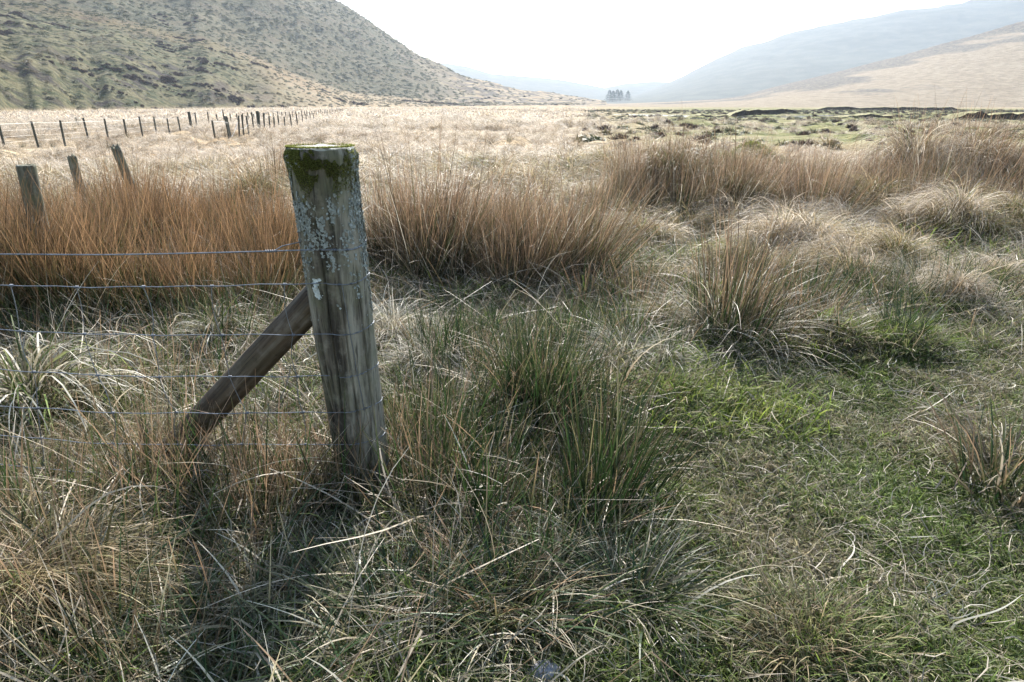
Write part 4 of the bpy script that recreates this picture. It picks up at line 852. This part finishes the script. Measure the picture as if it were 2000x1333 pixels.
far_fence('wire_fence', 'long straight fence of thin dark posts crossing the plain from the left edge', pre + XY, {14}, (.95, .72, .5, .3), 'fences across the plain')
def line_b(px): Z = 13500.0 / (840 - px); X = (px - 1000) / F * Z; return X, (Z - (CAM_H + .5) * SP) / CP
pb = [422, 450, 468, 477, 487, 497, 508, 518, 528, 537, 546, 557, 570, 582, 592, 600, 607, 613]
far_fence('wire_fence', 'nearer row of uneven posts with slack pale rope, joining the long fence', [line_b(p) for p in pb], {1, 6}, (.8,), 'fences across the plain')
fb = bpy.data.objects['wire_fence.002']; o0 = np.array([*line_b(422)]); 
def hang(p0, p1, h0, h1, sag):
    a_ = np.array([*line_b(p0), 0]); b_ = np.array([*line_b(p1), 0]); a_[2] = float(H(*a_[:2])) + h0; b_[2] = float(H(*b_[:2])) + h1
    t = np.linspace(0, 1, 14)[:, None]; return a_ + (b_ - a_) * t - np.array([0, 0, sag]) * np.sin(t * np.pi)
parts = [tube(hang(422, 450, .9, .85, -.03), .012, 5), tube(hang(442, 468, .05, .75, .22), .014, 5), tube(hang(468, 487, .5, .6, .15), .012, 5)]
V, Q = merge(parts); link('slack_rope', quads('slack_rope', V - np.array(fb.location), Q, M_rope), fb)
# a third run that climbs the toe of the hill
XYc = []; 
for k in range(9):
    p_ = ground(648 + k * 6.5, 214 - k * 3.6); XYc.append((p_[0], p_[1]))
far_fence('wire_fence', 'faint run of posts climbing the hill toe where the long fence ends', XYc, set(), (.95,), 'fences across the plain')

# ------------------------------------------------------------------ trees
def conifer(h, seed, lab, loc, nb=26, wid=.26, group=None, cat='tree', nm='conifer_tree'):
    g = np.random.default_rng(seed); rt = empty(nm, loc, label=lab, category=cat)
    if group: rt['group'] = group
    V, Q = tube(np.array([[0, 0, -.1], [h*.01, 0, h * .5], [0, 0, h]]), np.array([h * .022, h * .014, h * .003]), 8); link('trunk', quads('trunk', V, Q, M_trunk), rt)
    n = 60 * nb; zt = h * (.06 + .94 * g.random(n) ** .75); rad = wid * h * (1 - zt / h) ** .8 * (.75 + .35 * np.sin(zt / h * 40 + seed)) + .02 * h
    a = g.random(n) * 6.283; rr = rad * g.random(n) ** .5 * (1 + .25 * fbm(a * 1.5, zt / h * 6, seed, 2)); c = np.stack([rr * np.cos(a), rr * np.sin(a), zt - rr * .25], 1)
    dr = np.stack([np.cos(a), np.sin(a), -.3 + g.normal(0, .3, n)], 1); sd_ = np.cross(dr, g.normal(0, 1, (n, 3))); sd_ /= np.linalg.norm(sd_, axis=1)[:, None]
    l_ = h * .05 * (.6 + g.random(n))[:, None]; w_ = h * .011
    V = np.stack([c - sd_ * w_, c + sd_ * w_, c + dr * l_ + sd_ * w_ * .3, c + dr * l_ - sd_ * w_ * .3], 1).reshape(-1, 3); Q = np.arange(n * 4).reshape(-1, 4)
    link('crown', quads('crown', V, Q, M_needle, attrs=dict(t=np.tile([0, 0, 1, 1], n), rnd=np.repeat(g.random(n), 4), hue=np.repeat(g.random(n), 4))), rt)
for k, (px, h, lab) in enumerate([(1190, 9.5, 'leftmost hazy conifer of the little stand in the valley'), (1197, 8.8, 'second hazy conifer from the left in the valley stand'), (1205, 9.6, 'middle hazy conifer of the valley stand'),
                                  (1212, 8.8, 'fourth hazy conifer from the left in the valley stand'), (1226, 8.2, 'hazy conifer standing apart at the right of the valley stand')]):
    yy = 1020 + (k % 2) * 14; p_ = at(px, 196, yy); conifer(h * 1.65, 20 + k, lab, (p_[0], yy, float(H(p_[0], yy))), 26, .62, 'conifers in the valley')
p_ = at(150, 240, 52); conifer(.95, 40, 'tiny dark conifer sapling on the plain behind the long fence', (p_[0], 52, float(H(p_[0], 52))), 5, .42, None, 'sapling', 'conifer_sapling')

# ------------------------------------------------------------------ stones
def stone(px, py, r, lab, seed, flat=.6):
    x, y = gxy(px, py); n, m = 24, 16; th = np.linspace(0, np.pi, m); ph = np.arange(n) / n * 6.283; T, Pp = np.meshgrid(th, ph, indexing='ij')
    k = 1 + .22 * fbm(T * 1.6, np.cos(Pp) * 1.5 + np.sin(Pp) * 1.1, seed, 4); V = np.stack([r * k * np.sin(T) * np.cos(Pp), r * .8 * k * np.sin(T) * np.sin(Pp), r * flat * k * np.cos(T)], -1).reshape(-1, 3)
    i = np.arange(m - 1)[:, None] * n; j = np.arange(n)[None, :]; Q = np.stack([i + j, i + n + j, i + n + (j + 1) % n, i + (j + 1) % n], -1).reshape(-1, 4)
    o = link('stone', quads('stone', V, Q, M_stone, smooth=True), label=lab, category='stone', group='stones in the turf'); o.location = (x, y, float(H(x, y)) + r * .25)
stone(1065, 1326, .045, 'rounded bluish grey stone at the bottom edge in the dark grass', 5)
stone(1506, 1254, .018, 'small pale stone chip among the straws on the trodden turf', 8, .4)

# ------------------------------------------------------------------ haze
V = np.array([(x, y, z) for z in (-14, 640) for y in (-4800, 4800) for x in (-4800, 4800)], float)
Q = [(0, 2, 3, 1), (4, 5, 7, 6), (0, 1, 5, 4), (2, 6, 7, 3), (0, 4, 6, 2), (1, 3, 7, 5)]
s = NT('haze'); pv = s.n('ShaderNodeVolumePrincipled'); pv.inputs['Color'].default_value = (.72, .84, 1, 1); pv.inputs['Density'].default_value = .00016
pv.inputs['Anisotropy'].default_value = .45; s.l(pv.outputs[0], s.out.inputs['Volume'])
link('haze', quads('haze', V, Q, s.m), kind='stuff')
